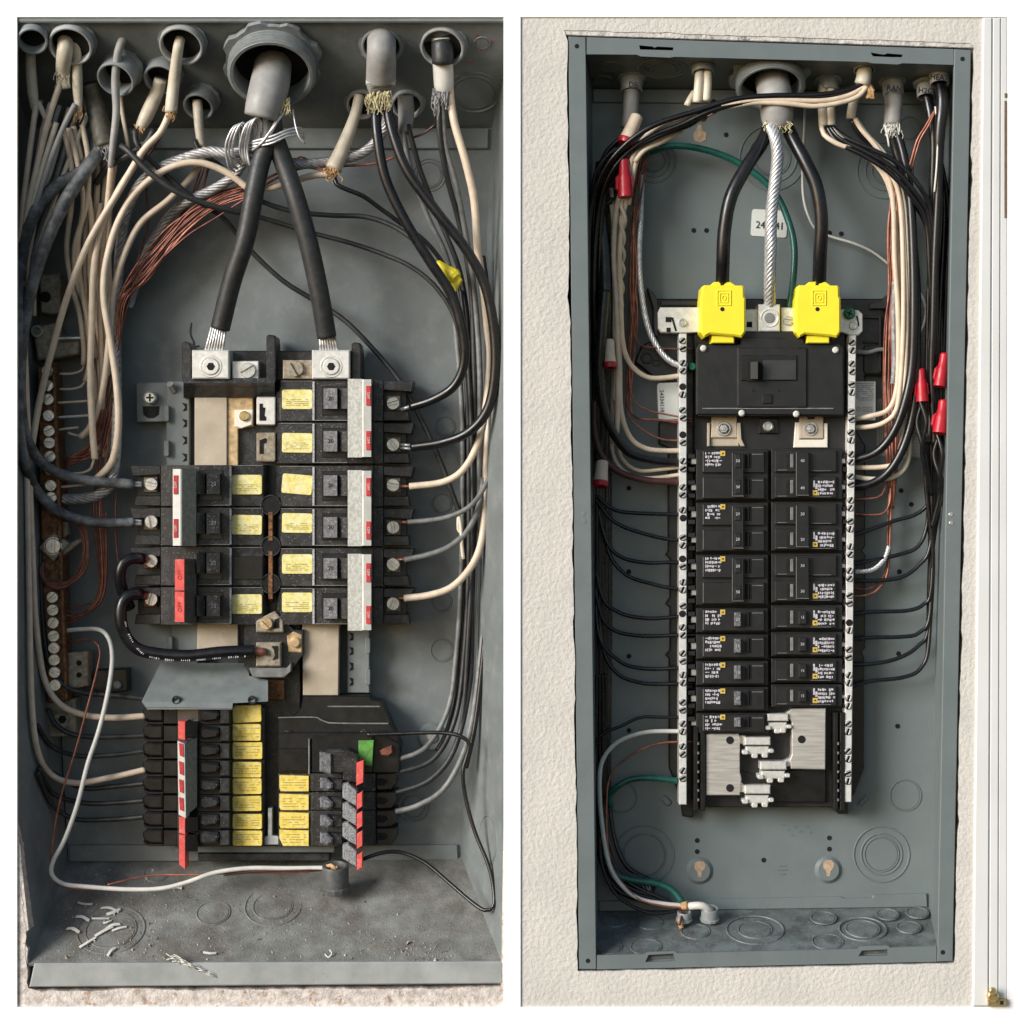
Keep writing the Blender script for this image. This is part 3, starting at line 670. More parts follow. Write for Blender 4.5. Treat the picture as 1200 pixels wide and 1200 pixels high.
# ---- tandem breakers, right bank
br = thing("circuit_breaker", "wide black breaker with a green label and a red handle tip", "circuit breaker", (390, 885, -80))
part("case", 'black', br, lambda m: (m.prism([(326, 862), (332, 858), (444, 858), (468, 872), (468, 906), (326, 906)], -140, -92, 1.5), m.extr_y([(364, -95), (366, -82), (436, -84), (438, -95)], 862, 905)))
part("blank_face", 'black', br, lambda m: m.box(327, 877, 361, 903, -93, -88, 1))
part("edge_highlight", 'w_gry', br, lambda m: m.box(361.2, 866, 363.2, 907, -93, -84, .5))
part("toggle", 'toggle', br, lambda m: m.prism([(374.5, 881), (388, 883.5), (388, 907.5), (374.5, 904)], -84, -58, .8))
part("handle", 'black_dusty', br, lambda m: m.prism([(374.5, 880.5), (388.5, 878), (408, 878), (420, 887), (420, 918), (402, 914), (402, 906), (388.5, 906)], -84, -62, 1.5))
part("red_marker", 'red_faded', br, lambda m: m.prism([(418, 894), (426, 891.5), (425.5, 917), (417.5, 921)], -70, -55, .4))
part("green_label", 'green_lab', br, lambda m: m.prism([(420, 868), (438, 867.5), (436, 898), (428, 897), (427, 889), (420.5, 892)], -84, -80, .4, 0))
part("terminal", 'copper_dk', br, lambda m: m.prism([(445, 880), (452, 876), (459, 874), (460, 882), (455, 886), (447, 885)], -94, -84, 1))
words = ["upper tandem breaker of the lower right bank with bright yellow label", "second tandem breaker of the lower right bank, its speckled handle touching a shorter red tip",
         "third tandem breaker of the lower right bank, above the chipped yellow label", "lowest tandem breaker of the lower right bank, its yellow label chipped at one corner"]
for i, y in enumerate((906.5, 928.5, 950, 970.5)):
    y1 = y+20.5
    t = thing("tandem_breaker", words[i], "circuit breaker", (395, y+10, -80), "tandem breakers of the lower right bank")
    part("case", 'black_dusty', t, lambda m: m.extr_y([(326, -96), (363, -94), (366, -84), (400, -82), (424, -86), (440, -92), (440, -140), (326, -140)], y, y1))
    part("rounded_end", 'black', t, lambda m: m.prism([(440.4, y), (465, y-1), (465, y+12), (459, y+19), (444, y+20), (440.4, y+18)], -140, -94, 1.5))
    part("wire_port", 'dark', t, lambda m: m.prism([(441, y+5), (452, y+6), (455, y+10), (450, y+14), (441, y+14)], -95, -93.6, .2))
    lb = part("label", 'yellow_lab2', t, lambda m: m.prism([(327.5, y+2), (362, y+3), (362, y+21), (329 if i < 3 else 332, y+21), (327.5, y+17 if i < 3 else y+12)], -96, -90, .5))
    mm = MB(); label_lines(mm, 331, y+6, 358, y+18, -89.7, random.Random(i+80), 4, .7); mm.build("label_print", M['lab_ink'], lb)
    part("toggle", 'toggle', t, lambda m: m.prism([(375, y+5), (383, y+6), (390, y+12), (390, y+17), (384, y+21), (375, y+18)], -84, -62, 2.2))
    part("toggle_arm", 'black_dusty', t, lambda m: m.prism([(388, y+6), (402, y+7), (402, y+20), (390, y+20)], -84, -68, 2))
    ya = {0: 919, 1: 942, 2: 965, 3: 990}[i]
    part("handle", 'speckle', t, lambda m: m.prism([(401.5, ya), (408, ya-1), (418, ya+8), (418, ya+26), (411, ya+22), (401.5, ya+16)], -82, -56, 1))
    part("red_marker", 'red_faded', t, lambda m: m.prism([(418.3, ya+12), (424.5, ya+9), (424.5, ya+26), (418.3, ya+30)], -70, -54, .4))
# black cover above the right bank
cv = thing("plastic_cover", "black moulded cover stepped above the lower right breakers", "cover", (390, 835, -100))
part("moulding", 'black', cv, lambda m: m.prism([(355, 815), (432, 815), (436, 820), (447, 821), (470, 872), (470, 880), (446, 868), (330, 864), (328, 852), (352, 830)], -140, -104, 1.5))
part("step", 'black', cv, lambda m: m.prism([(326, 841), (372, 841), (386, 847), (457, 848), (467, 866), (467, 873), (326, 866)], -110, -97, 1.5))
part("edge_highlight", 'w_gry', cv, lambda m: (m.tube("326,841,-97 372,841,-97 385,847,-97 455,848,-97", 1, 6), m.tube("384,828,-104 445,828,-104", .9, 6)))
for x in (338, 427): part("rolled_hole", 'black_dusty', cv, lambda m: m.cyl(x, 861, 6, -98, -94, 18, 1.5), True)
# bottom rail of the frame
rl = thing("mounting_rail", "gray steel rail crossing below the tandem breakers", "rail", (320, 995, -120))
part("bar", 'gray_dk', rl, lambda m: m.box(205, 991, 392, 999, -150, -112, 1))
part("bar", 'black_dusty', rl, lambda m: m.box(232, 1000, 386, 1009, -150, -116, 1))
part("clip", 'conduit_l', rl, lambda m: m.prism([(314, 947), (319, 947), (319, 979), (331, 981), (331, 990), (308, 990), (308, 982), (314, 979)], -118, -96, .8))
# ---- neutral bar of the old panel
nb = thing("neutral_bar", "long rusty neutral bar lined with slotted screws beside the left wall", "neutral bar", (58, 620, -110))
part("bar", 'rust', nb, lambda m: m.prism([(44, 430), (64, 430), (70, 560), (74, 700), (78, 822), (56, 824), (50, 700), (46, 560)], -140, -98, 1.5))
part("edge_strip", 'rust', nb, lambda m: m.prism([(60.5, 425), (63.5, 425), (69.5, 560), (74.5, 700), (79, 820), (75.5, 820), (70.5, 700), (65, 560)], -120, -91, .8))
for i, y in enumerate((435, 452, 468, 487, 505, 519, 535, 550, 569, 583, 700, 715, 730, 745.5, 759.5, 773.5, 788, 803)):
    x = 53+(y-430)*.03+(2 if y < 600 else 0); part("screw", 'steel', nb, lambda m: screw(m, x, y, 6.6, -98, -87-R.uniform(0, 2), R.uniform(-60, 60)))
lg = thing("neutral_lug", "dark lug plate with round hole at the top of the rusty neutral bar", "terminal lug", (55, 350, -100))
part("lug_plate", 'ceramic', lg, lambda m: m.prism([(46, 322), (70, 320), (71, 366), (60, 368), (48, 366)], -140, -106, 1.5))
part("bore", 'dark', lg, lambda m: m.cyl(53, 348, 6.5, -107, -105.4, 20, .1))
part("clamp", 'ceramic', lg, lambda m: m.prism([(38, 384), (66, 378), (74, 400), (95, 398), (92, 415), (66, 420), (44, 422)], -135, -104, 2))
part("clamp_bolt", 'steel', lg, lambda m: m.tube("68,397,-102 97,396,-102", 3, 10), True)
part("clamp_nut", 'steel', lg, lambda m: m.ring(43, 388, 4, 8, -104, -97, 18), True)
lg = thing("neutral_lug", "diamond-turned square lug with a slotted screw above the copper loops", "terminal lug", (62, 640, -90))
part("lug_block", 'ceramic', lg, lambda m: m.prism([(45, 642), (62, 624), (81, 637), (62, 658)], -115, -92, 1.4))
part("lug_side", 'ceramic', lg, lambda m: m.prism([(81, 637), (95, 630), (98, 633), (64, 658.5), (62, 658)], -115, -98, 1))
part("screw", 'steel', lg, lambda m: (m.ring(62, 640, 9, 11, -92.5, -91, 24), screw(m, 62, 640, 8.8, -92, -87, 90)))
part("strap", 'ceramic', lg, lambda m: m.prism([(50, 610), (78, 612), (80, 626), (70, 634), (48, 630)], -120, -104, 1))
bk = thing("terminal_block", "small tarnished block with two holes near the end of the neutral bar", "terminal block", (92, 785, -105))
part("block", 'ceramic', bk, lambda m: m.prism([(79, 765), (103, 763), (103, 804), (79, 808)], -140, -104, 1.5))
for y in (777, 791): part("screw_hole", 'dark', bk, lambda m: m.cyl(92.5, y, 3.2, -105, -103.4, 14, .1))
lg = thing("neutral_lug", "large square lug with a round socket at the foot of the neutral bar", "terminal lug", (72, 845, -110))
part("lug_block", 'ceramic', lg, lambda m: m.prism([(54, 824), (88, 818), (90, 862), (54, 864)], -145, -112, 1.5))
part("lug_screw", 'ceramic', lg, lambda m: (m.ring(70, 846, 10.5, 13.5, -112.5, -110.5, 28), m.cyl(70, 846, 10, -113, -108.5, 24, 1.5)), True)
part("hex_socket", 'dark', lg, lambda m: m.prism(circ(73, 843, 5, 6), -109, -108, .1))
bk = thing("support_bracket", "black plastic bracket with a round screw behind the white loop wire", "bracket", (130, 800, -125))
part("bracket", 'black', bk, lambda m: m.prism([(112, 785), (149, 783), (150, 810), (120, 814), (108, 808)], -148, -122, 1.5))
part("screw", 'w_gry', bk, lambda m: m.cyl(137, 803, 5, -122, -117, 16, 1.5), True)
# ================================================================ OLD PANEL: wires
def clear(pts, r):
    """keep wires of the old panel in front of its sloping top panel"""
    out = [(p[0], p[1], max(p[2], -150*(p[1]-19)/131+r+12) if p[0] < 600 and p[1] < 120 else p[2])+tuple(p[3:]) for p in sp(pts)]
    p = sp(pts)[0]
    if p[0] < 600 and p[1] <= 72:
        y = max(p[1], 44); out[0] = (p[0], y, -150*(y-19)/131-4)+tuple(p[3:])
        out = [out[0]]+[q for q in out[1:] if q[1] > y+8]
    res = []
    for q in out:                       # and in front of the side panel
        x, y, z = q[:3]
        if x < 95 and y > 60:
            rr2 = q[3] if len(q) > 3 else r
            xf = -12+30*(y-19)/941 if y < 960 else 18+15*(y-960)/170; xb = 34+42*(y-150)/810 if y < 960 else 78
            t = max(0, (x-rr2*1.3-xf)/(xb-xf)); z = max(z, min(-150*t+rr2+2, -rr2))
        res.append((x, y, z)+tuple(q[3:]))
    return res
def wire(lab, pts, r, mt, name="wire", cat="wire", group=None, n=10, tips=None, step=5.0, wob=0.0, rnd=[random.Random(3)]):
    pts = clear(pts, r)
    if not wob and len(pts) > 4: wob = .7
    if wob:
        pts = [pts[0]]+[(p[0]+rnd[0].uniform(-wob, wob), p[1]+rnd[0].uniform(-wob, wob), p[2]+rnd[0].uniform(-wob, wob))+tuple(p[3:]) for p in pts[1:-1]]+[pts[-1]]
    if tips:
        t = thing(name, lab, cat, pts[len(pts)//2][:3], group)
        m = MB(); m.tube(pts, r, n, step); o = m.build("insulation", M[mt], t, True)
        for tp, tr, tm in tips:
            m = MB(); m.tube(tp, tr, 7); m.build("bare_end", M[tm], t, True)
        return t
    m = MB(); m.tube(pts, r, n, step)
    return m.build(name, M[mt], None, True, label=lab, category=cat, group=group)
def stranded(lab, pts, R_, k, tw, mt, name="ground_cable", group=None, sr=None, cat="cable"):
    t = thing(name, lab, cat, sp(pts)[len(sp(pts))//2][:3], group)
    sr = sr or R_*.42
    for i in range(k):
        m = MB(); m.tube(pts, sr, 6, 3.0, off=R_-sr, tw=tw, ph=2*math.pi*i/k); m.build("strand", M[mt], t, True)
    m = MB(); m.tube(pts, (R_-sr)*.9, 7); m.build("strand", M[mt], t, True)
    return t
# sheathed cables hanging from the connectors
def sheath(lab, pts, r, mt, name="sheathed_cable", group=None, fray=None, n=14):
    pts = clear(pts, r); t = thing(name, lab, "cable", pts[0][:3], group)
    m = MB(); m.tube(pts, r, n, 4); m.build("jacket", M[mt], t, True)
    if fray:
        x, y, z, w, cnt, ln, fm = fray; rn = random.Random(int(x+y)); m = MB()
        for _ in range(int(cnt*2.2)):
            a = x+rn.uniform(-w, w); b = y+rn.uniform(-4, 4); dx = rn.uniform(-5, 5); L2 = ln*rn.uniform(.35, 1.25)
            m.tube([(a, b, z+rn.uniform(-3, 4)), (a+dx*.3, b+L2*.35, z+rn.uniform(0, 6)), (a+dx+rn.uniform(-2, 2), b+L2*.7, z+rn.uniform(0, 6)), (a+dx*.6+rn.uniform(-3, 3), b+L2, z+rn.uniform(-4, 5))], rn.uniform(.3, .75), 4, 3)
        for _ in range(5):
            a = x+rn.uniform(-w, w)*.8; q0 = y+rn.uniform(-3, 2); h = ln*rn.uniform(.3, .6); ww = rn.uniform(1.5, 4)
            m.prism([(a-ww, q0), (a+ww, q0+1), (a+ww*.6+rn.uniform(-1, 1), q0+h*.7), (a+rn.uniform(-1, 1), q0+h), (a-ww*.8, q0+h*.5)], z-4, z+rn.uniform(-1, 4), .4)
        m.build("frayed_fibre", M[fm], t)
    return t
sheath("pale stripped cable hanging from the cut-off connector in the upper corner", "37,46,-45,6 36,72,-45,6 38,105,-50,6.5 41,128,-52,5", 6, 'sheath')
sheath("thick pale cable with peeled jacket in the wide light connector", "77,24,-45,9.5 76,60,-42,9.5 74,84,-44,8.5 78,104,-48,5", 9, 'sheath', fray=(74, 84, -42, 8, 8, 12, 'sheath'))
sheath("slimmer cream cable beside the peeled pale cable", "88,28,-52,6 90,70,-50,6 91,105,-50,6 93,140,-52,3", 6, 'sheath', fray=(91, 128, -50, 5, 7, 14, 'kraft'))
sheath("cream flat cable bending down from the light connector by the hub", "212,29,-45,6 209,55,-40,6.2 204,95,-42,7 200,132,-46,7.5", 6.4, 'sheath', fray=(199, 128, -45, 7, 8, 12, 'kraft'))
sheath("cream cable slanting from the tucked connector left of the hub", "188,93,-82,7.5 184,108,-72,8 172,135,-66,8.5 163,152,-66,6", 8, 'sheath', fray=(162, 148, -64, 5, 6, 12, 'kraft'))
sheath("narrow cream cable dropping from the lowest small connector by the hub", "231,118,-104,6 233,145,-92,5.5 236,172,-92,5", 5.5, 'sheath', fray=(235, 170, -92, 4, 6, 12, 'kraft'))
wire("long pale whitish bare-jacketed cable hanging in front of the dark connector", "145,34,-40,5 139,60,-38,5 135,95,-42,5 137,130,-48,4.6 133,165,-52,4.2 129,196,-56,3", 4.6, 'sheath_gray', name="sheathed_cable", cat="cable")
wire("slim tan wire behind the long pale cable under the dark connector", "139,95,-80 143,130,-78 149,165,-80 150,185,-85", 2.6, 'w_tan')
sheath("thick gray service cable jacket inside the large hub, cut off with frayed yellow fibre", "321,67,-70,21 317,95,-40,23 310,122,-32,22 306,138,-32,20", 22, 'sheath_gray', fray=(326, 118, -30, 14, 34, 16, 'fibre'), n=24)
sheath("thick two-tone gray cable with frayed end between the gray bushings", "447,26,-50,17 447,60,-46,17 446,96,-46,17 447,108,-48,14", 17, 'sheath_gray', fray=(444, 110, -34, 15, 34, 18, 'fibre'), n=20)
m = MB(); m.tube("447,68,-45.4 446,100,-45.4", 17.4, 20); o = m.build("tape_band", M['w_white'], None, True, label="white band around the thick gray cable just above its frayed end", category="tape")
sheath("cable with white jacket end and dark upper part near the right wall", "517,40,-52,12 519,75,-48,12 520,100,-48,11.5 520,108,-50,9", 12, 'w_white', fray=(516, 106, -44, 9, 10, 26, 'strand_dull'), n=18)
m = MB(); m.tube("518,50,-32 518.8,66,-30 519,74,-32", 12.8, 18); m.build("cable_boot", M['w_blkd'], None, True, label="dark sleeve on the upper part of the white-ended cable", category="sleeve")
sheath("cream flattened cable bent from the left bushing, flared where it is cut", "421,112,-98,6 416,135,-84,6.5 405,165,-74,8 391,198,-70,10", 7, 'sheath', fray=(388, 198, -66, 8, 12, 12, 'kraft'))
sheath("gray conductor jacket dropping out of the half-hidden bushing", "475,112,-98,9 476,135,-90,9.5 474,156,-88,7", 9, 'sheath_gray')
sheath('dark olive cable jacket from which the thick black cables emerge', '104,98,-80 110,122,-74 118,150,-66 124,172,-62', 12, 'olive', fray=(122, 170, -58, 9, 8, 16, 'strand_dull'), n=18)
# main service conductors
t = wire("heavy black service cable running to the main lug by the tan plate", "312,130,-38 316,158,-42 306,190,-44 298,225,-42 288,280,-46 272,330,-58 258,385,-72", 11.5, 'w_blkd', name="service_cable", cat="cable", n=18)
t = wire("heavy black service cable running straight down to the main lug above the breakers", "318,132,-40 322,160,-46 332,190,-48 347,235,-46 362,290,-50 375,345,-60 383,395,-72", 11.5, 'w_blkd', name="service_cable", cat="cable", n=18)
for lab, c, e in (("exposed aluminium strands entering the lug by the tan plate", (257, 384), (250, 412)), ("exposed aluminium strands entering the lug above the breakers", (383, 393), (386, 412))):
    t = thing("cable_strands", lab, "cable strands", (c[0], c[1], -75))
    for i in range(7):
        f = (i-3)/3; m = MB(); m.tube([(c[0]+f*8, c[1]-4, -76+abs(f)*-4), (c[0]*.5+e[0]*.5+f*9, (c[1]+e[1])/2, -75), (e[0]+f*10, e[1]+2, -80)], 1.7, 6); m.build("strand", M['strand'], t, True)
stranded("dull twisted aluminium ground cable tied to the service cable knot, running toward the neutral bar", "300,172,-50 272,180,-50 245,178,-58 215,186,-66 190,196,-74 165,215,-84 148,250,-92 140,300,-100 137,360,-104 136,420,-104 137,500,-100 132,560,-98 118,578,-98 98,584,-98 74,585,-100", 6.6, 7, .018, 'strand_dull')
stranded("second dull twisted aluminium cable arching below the cream wires", "290,182,-60 275,205,-70 250,222,-80 222,235,-90 200,252,-98 186,272,-104 170,300,-112 150,360,-118", 6, 7, .018, 'strand_dull')
stranded("dull aluminium braid crossing behind the service cables toward the gray cable", "330,186,-66 350,192,-70 380,190,-74 405,186,-76 430,176,-78 450,152,-72 456,120,-60", 6, 7, .02, 'strand_dull')
# knot of loose aluminium strands
t = thing("wire_knot", "knot of loose aluminium strands wrapped around the service cables below the hub", "wire knot", (300, 165, -40))
rn = random.Random(8)
for i in range(7):
    x0 = 272+i*4.2+rn.uniform(-2.5, 2.5); w = 8-i*.4; t0 = rn.uniform(-6, 5); m = MB()
    m.tube([(x0+4, 196+t0, -54), (x0-3, 189+t0, -42), (x0-6, 172, -32-i), (x0-1, 156-i*1.5, -27), (x0+6, 147-i*1.5, -27), (x0+11, 154-i, -34), (x0+11, 172, -44)], 1.7, 6, 3); m.build("strand", M['strand'], t, True)
for i in range(8):
    a = i/7; m = MB()
    m.tube([(296+a*10, 176-a*2, -40), (306+a*8, 168-a*6, -28), (318+a*6, 152-a*8, -26), (326+a*8, 136-a*6, -30)], 1.7, 6, 3); m.build("strand", M['strand'], t, True)
for i in range(3):
    m = MB(); m.tube([(296, 172-i*3, -36), (318, 168-i*4, -26), (336, 160-i*3.5, -28), (352, 158-i*4, -42), (356, 162, -60)], 1.5, 6, 3); m.build("strand", M['strand'], t, True)
m = MB(); m.tube("343,128,-36 347,150,-32 352,163,-32 358,168,-34", 1.1, 6, 3); m.build("strand", M['strand'], t, True)
# --- cream neutrals on the wall side
g1 = "cream wires sweeping down beside the neutral bar"
wire("cream wire from the corner cable, looping lowest into the fourth tandem breaker", "42,124,-48 37,160,-44 31,210,-42 25,270,-45 23,340,-70 27,430,-92 31,560,-98 34,700,-98 37,820,-96 44,880,-94 60,908,-90 88,917,-86 125,912,-86 170,902,-92", 3.6, 'w_tan')
wire("cream wire beside the wall that turns into the uppermost tandem breaker", "72,94,-46 58,135,-42 44,190,-40 31,260,-42 27,340,-72 30,440,-96 34,560,-100 38,660,-98 42,730,-96 51,792,-92 68,823,-88 95,837,-86 130,841,-86 170,839,-92", 3.8, 'w_tan')
for i, p in enumerate(("66,144,-46 52,190,-40 38,245,-40 28,300,-50", "88,122,-44 74,150,-40 56,195,-36 42,240,-38 30,290,-50", "45,120,-52 52,135,-50 60,150,-54")):
    wire(("pale wire slanting into the corner behind the thick black cables", "grayish pale wire slanting above the thick black cables", "short pale stub crossing beneath the peeled cable")[i], p, 3.3, ('w_ivory', 'sheath_gray', 'w_ivory')[i])
wire("cream wire crossing diagonally over the neutral bar, topmost of the cream bundle", "198,134,-46 188,155,-46 168,178,-48 140,222,-52 105,282,-58 80,345,-66 60,415,-74 47,470,-82 37,525,-92", 4.1, 'w_tan')
wire("cream wire ending at the first neutral bar clamp below the dark lug", "74,150,-56 84,195,-62 84,240,-74 78,290,-84 84,330,-90 93,370,-92 98,405,-94 98,428,-96", 3.3, 'w_tan', tips=[("98,426,-96 96,434,-98 84,438,-100 70,438,-102", 1.5, 'w_tan')])
wire("cream wire ending beside the second neutral bar clamp below the dark lug", "80,150,-54 92,195,-60 98,240,-72 92,285,-80 94,330,-86 104,380,-88 106,420,-92 100,447,-96", 3.3, 'w_tan', tips=[("100,446,-96 95,453,-98 84,456,-100 70,456,-102", 1.5, 'w_tan')])
wire("cream wire arching from the service cables over and down the cream bundle", "290,220,-70 262,200,-66 228,191,-62 190,200,-60 158,226,-60 137,262,-62 124,310,-64 122,350,-66 129,395,-68 136,450,-72 138,500,-76 132,540,-84 113,561,-94", 4.2, 'w_tan')
wire("cream wire slanting under the arching cream wire and curling to the brass tab", "238,188,-90 222,210,-82 196,235,-78 165,262,-76 145,300,-76 133,345,-78 129,390,-80 121,450,-84 108,495,-88 94,513,-92", 4, 'w_tan', tips=[("96,511,-92 88,510,-95 80,507,-98", 1.6, 'w_tan')])
wire("straight cream wire down the middle of the bundle, cut above the copper loops", "168,168,-62 160,190,-60 138,225,-60 118,270,-64 110,320,-68 107,380,-72 106,440,-76 108,500,-80 111,538,-86", 4.1, 'w_tan', tips=[("110,536,-86 107,548,-90 97,554,-94 70,555,-100", 1.5, 'w_tan')])
for i, p in enumerate(("130,195,-58 126,240,-68 120,290,-76 117,350,-82 118,400,-86 119,440,-90 116,466,-94", "96,146,-56 104,190,-62 101,240,-72 88,290,-80 92,335,-88 104,365,-92 112,420,-98", "118,238,-78 112,285,-84 116,340,-90 124,400,-94 126,440,-96", "86,148,-60 98,200,-68 108,260,-78 106,320,-88 114,380,-94 122,430,-98 120,480,-100")):
    wire(("cream wire with hooked end in the middle of the bundle", "cream wire crossing under the diagonal one near the dark lug", "cream wire mostly hidden inside the bundle", "cream wire at the back of the bundle, nearest the lug bolt")[i], p, 3.3, 'w_tan')
for i, (y, x) in enumerate(((471, 110), (488, 110), (503, 92), (570, 100))):
    wire(("short cream lead into the fifth neutral screw", "short cream lead into the sixth neutral screw", "short cream lead above the brass tab", "short tan lead just below the thick black cable")[i], [(x, y-2, -96), (x-15, y-.5, -98), (68, y+1, -102)], 1.5, ('w_tan', 'w_white', 'w_tan', 'w_tan')[i])
rn = random.Random(41)
pale = ("grayish wire in the pale fan, starting beside the cut-off corner cable", "ivory wire in the pale fan, second from the wall", "gray wire of the pale fan crossing under the peeled cable", "ivory wire of the pale fan nearest the neutral lug plate", "dull gray wire lowest in the pale fan", "ivory wire ending bluntly under the narrow slim cable")
for i in range(6):
    x = 36+i*11
    wire(pale[i], [(x+12, 118+i*3, -70), (x+4+rn.uniform(-3, 3), 150, -62), (x-4-i*2, 200+rn.uniform(-5, 5), -60), (x-14-i*3.5, 250, -62), (24+i*3.2, 310, -70), (25+i*3, 370, -84)], 2.9, ('sheath_gray', 'w_ivory', 'sheath_gray', 'w_ivory', 'w_gry', 'w_ivory')[i], wob=1.6)
for i in range(4):
    wire(("cream wire at the back of the bundle, first behind the diagonal one", "cream wire at the back of the bundle, beside the dull twisted cable", "cream wire at the back of the bundle, leaning toward the copper", "cream wire at the back of the bundle, hidden below the lug bolt")[i], [(100+i*12, 170+i*5, -84), (104+i*9, 220, -88), (98+i*10, 280, -92), (100+i*9, 340, -96), (104+i*8, 400, -100), (112+i*5, 460, -104), (108+i*6, 520+i*8, -106)], 3.4, 'w_tan', wob=2.2)
# --- copper
cg = "tarnished bare copper grounds of the old panel"
rn = random.Random(21)
for i in range(15):
    dx = rn.uniform(-9, 9); a = rn.uniform(-6, 6)
    P = [(292+rn.uniform(-8, 6), 214+i*1.7, -78), (255, 228+i*2+a, -84), (222, 246+i*2.6+a*.5, -88), (195+dx*.5, 272+i*2.8, -92), (165+dx, 312+i*2.4, -96), (143+dx*.6, 352, -98), (137+dx*.5, 400, -100), (128+dx, 450+a, -100), (120+dx, 500, -98), (108+dx, 530+a, -100), (78, 535+i*1.0, -103)] if i < 11 else [(246+dx, 190, -96), (228+dx, 240, -100), (190+dx, 290, -104), (160+dx, 330, -108), (140, 390, -106), (128, 470, -104), (124+dx, 540, -100), (118+dx, 600, -104), (120+dx*.4, 690, -108), (98+dx, 696+i*2, -108), (76, 690+(i-6)*5, -110)]
    wire("thin tarnished copper ground wire in the bundle behind the cream wires", P, 1.15, 'copper_dk' if i % 3 else 'copper', group=cg, n=6, wob=1.5)
for i in range(5):
    r_ = 14+i*1.7; P = [(90+i*2.6, 612, -96), (98+i*1.5, 640, -92), (92+i*2, 668, -90), (78, 682+i*1.2, -88), (60, 683+i*1.4, -88), (50-i*.6, 672, -90), (52, 656, -96)]
    wire("tarnished copper ground wire looped below the diamond-turned lug", P, 1.2, 'copper_dk', group="copper loops below the diamond-turned lug", n=6)
wire("bare copper wire hanging straight behind the double copper hooks", "137,470,-104 138,540,-106 136,620,-110 140,680,-110 137,712,-108", 1.1, 'copper_dk', n=6)
wire("upper dull copper hook ending at the neutral bar", "121,600,-106 121,660,-108 120,692,-108 114,703,-108 95,709,-108 76,711,-110", 1.3, 'copper_dk', n=6)
wire("lower dull copper hook ending at the neutral bar", "124,600,-106 124,668,-108 121,698,-106 112,712,-106 95,721,-108 77,724,-110", 1.5, 'copper_dk', n=6)
wire("bright copper wire bridging behind the service cables under the knot", "288,226,-72 310,210,-74 350,196,-78 395,195,-80 440,192,-82 462,184,-84", 1.6, 'copper', n=6)
wire("second copper wire fanning from the kraft paper of the flared cable", "386,203,-72 360,197,-76 330,205,-80 292,228,-84 262,238,-88", 1.5, 'copper', n=6)
wire("copper wire twisting up beside the flared cable toward the knot", "388,202,-74 366,190,-76 352,184,-78 340,190,-80", 1.3, 'copper', n=6)
wire("cream wire leaving the flared cable and passing behind the service cables", "386,204,-72 365,206,-78 340,214,-84 312,220,-88 292,212,-90", 4, 'w_tan')
wire("thin copper wire dropping beneath the narrow cream cable", "170,195,-96 172,230,-100 173,262,-104 162,300,-108 158,330,-110", 1, 'copper_dk', n=6)
wire("copper scrap wire behind the cream cable slanting from the tucked connector", "196,138,-60 188,158,-66 176,180,-76 150,205,-84 146,216,-88", 1.5, 'copper_dk', n=6)
# --- black wires, wall side
wire("thick dusty black cable curving to the upper screw of the olive-tied breaker", "119,160,-66,7.6 118,176,-64,8 102,196,-56,8 74,240,-44,8 48,300,-40,7.5 30,370,-44,7 24,440,-52,6.6 29,505,-60,6.2 50,543,-68,6 85,560,-78,6 125,565,-84,6 157,567,-90,5.6", 7, 'w_pale', n=14, name="black_cable", cat="cable", tips=[("156,566,-90 166,566,-92", 2, 'strand'), ("156,569,-90 166,569,-92", 2, 'strand')])
wire("thick pale-dusted black cable nearest the wall, curving to the lower screw of the olive-tied breaker", "112,158,-72,6.6 106,184,-68,7 90,204,-60,7 62,220,-48,8 40,250,-42,8 26,300,-50,7 22,380,-62,6.6 21,470,-70,6.2 27,530,-74,6 45,578,-78,6 78,604,-82,6 115,612,-86,6 157,612,-90,5.6", 7, 'w_pale', n=14, name="black_cable", cat="cable", tips=[("156,610,-90 166,611,-92", 2, 'strand'), ("156,614,-90 166,614,-92", 2, 'strand')])
wire("dusty black wire running up from the thick cable to the cream-wire crossing", "112,215,-76 128,195,-68 150,182,-62 172,168,-60 180,152,-62", 4, 'w_blkd')
wire("black wire with a blunt end crossing over the arching cream wire", "142,171,-52,3.5 152,178,-46 172,199,-44 198,219,-46 226,234,-52 258,244,-62 300,252,-76", 3.7, 'w_blkd')
wire("black wire running from the tucked cream cable down behind to the right wall bundle", "158,152,-60 162,172,-56 185,197,-66 225,232,-78 262,256,-100 290,290,-118 330,328,-126 368,352,-128 405,376,-124 440,412,-118 470,448,-114 492,488,-112 515,540,-112 538,600,-114", 3, 'w_blkd')
wire("black wire leaving the narrow cream cable and crossing behind the service cables", "228,164,-88 236,178,-82 262,198,-80 300,232,-96 340,247,-104 385,252,-106 432,255,-104 470,270,-98 500,296,-92 520,325,-92", 3, 'w_blkd')
wire("black wire sagging in a shallow arc behind the service cables", "290,250,-112 330,262,-116 370,274,-116 410,284,-112 445,296,-106 480,312,-100 512,338,-98 534,375,-100 545,430,-104 549,500,-108", 2.8, 'w_blkd')
wire("black wire hooked out of the flared cream cable end", "391,204,-70 395,216,-66 408,223,-66 426,230,-70 446,244,-76 470,262,-80 500,285,-84 525,320,-88 540,370,-92", 2.8, 'w_blk')
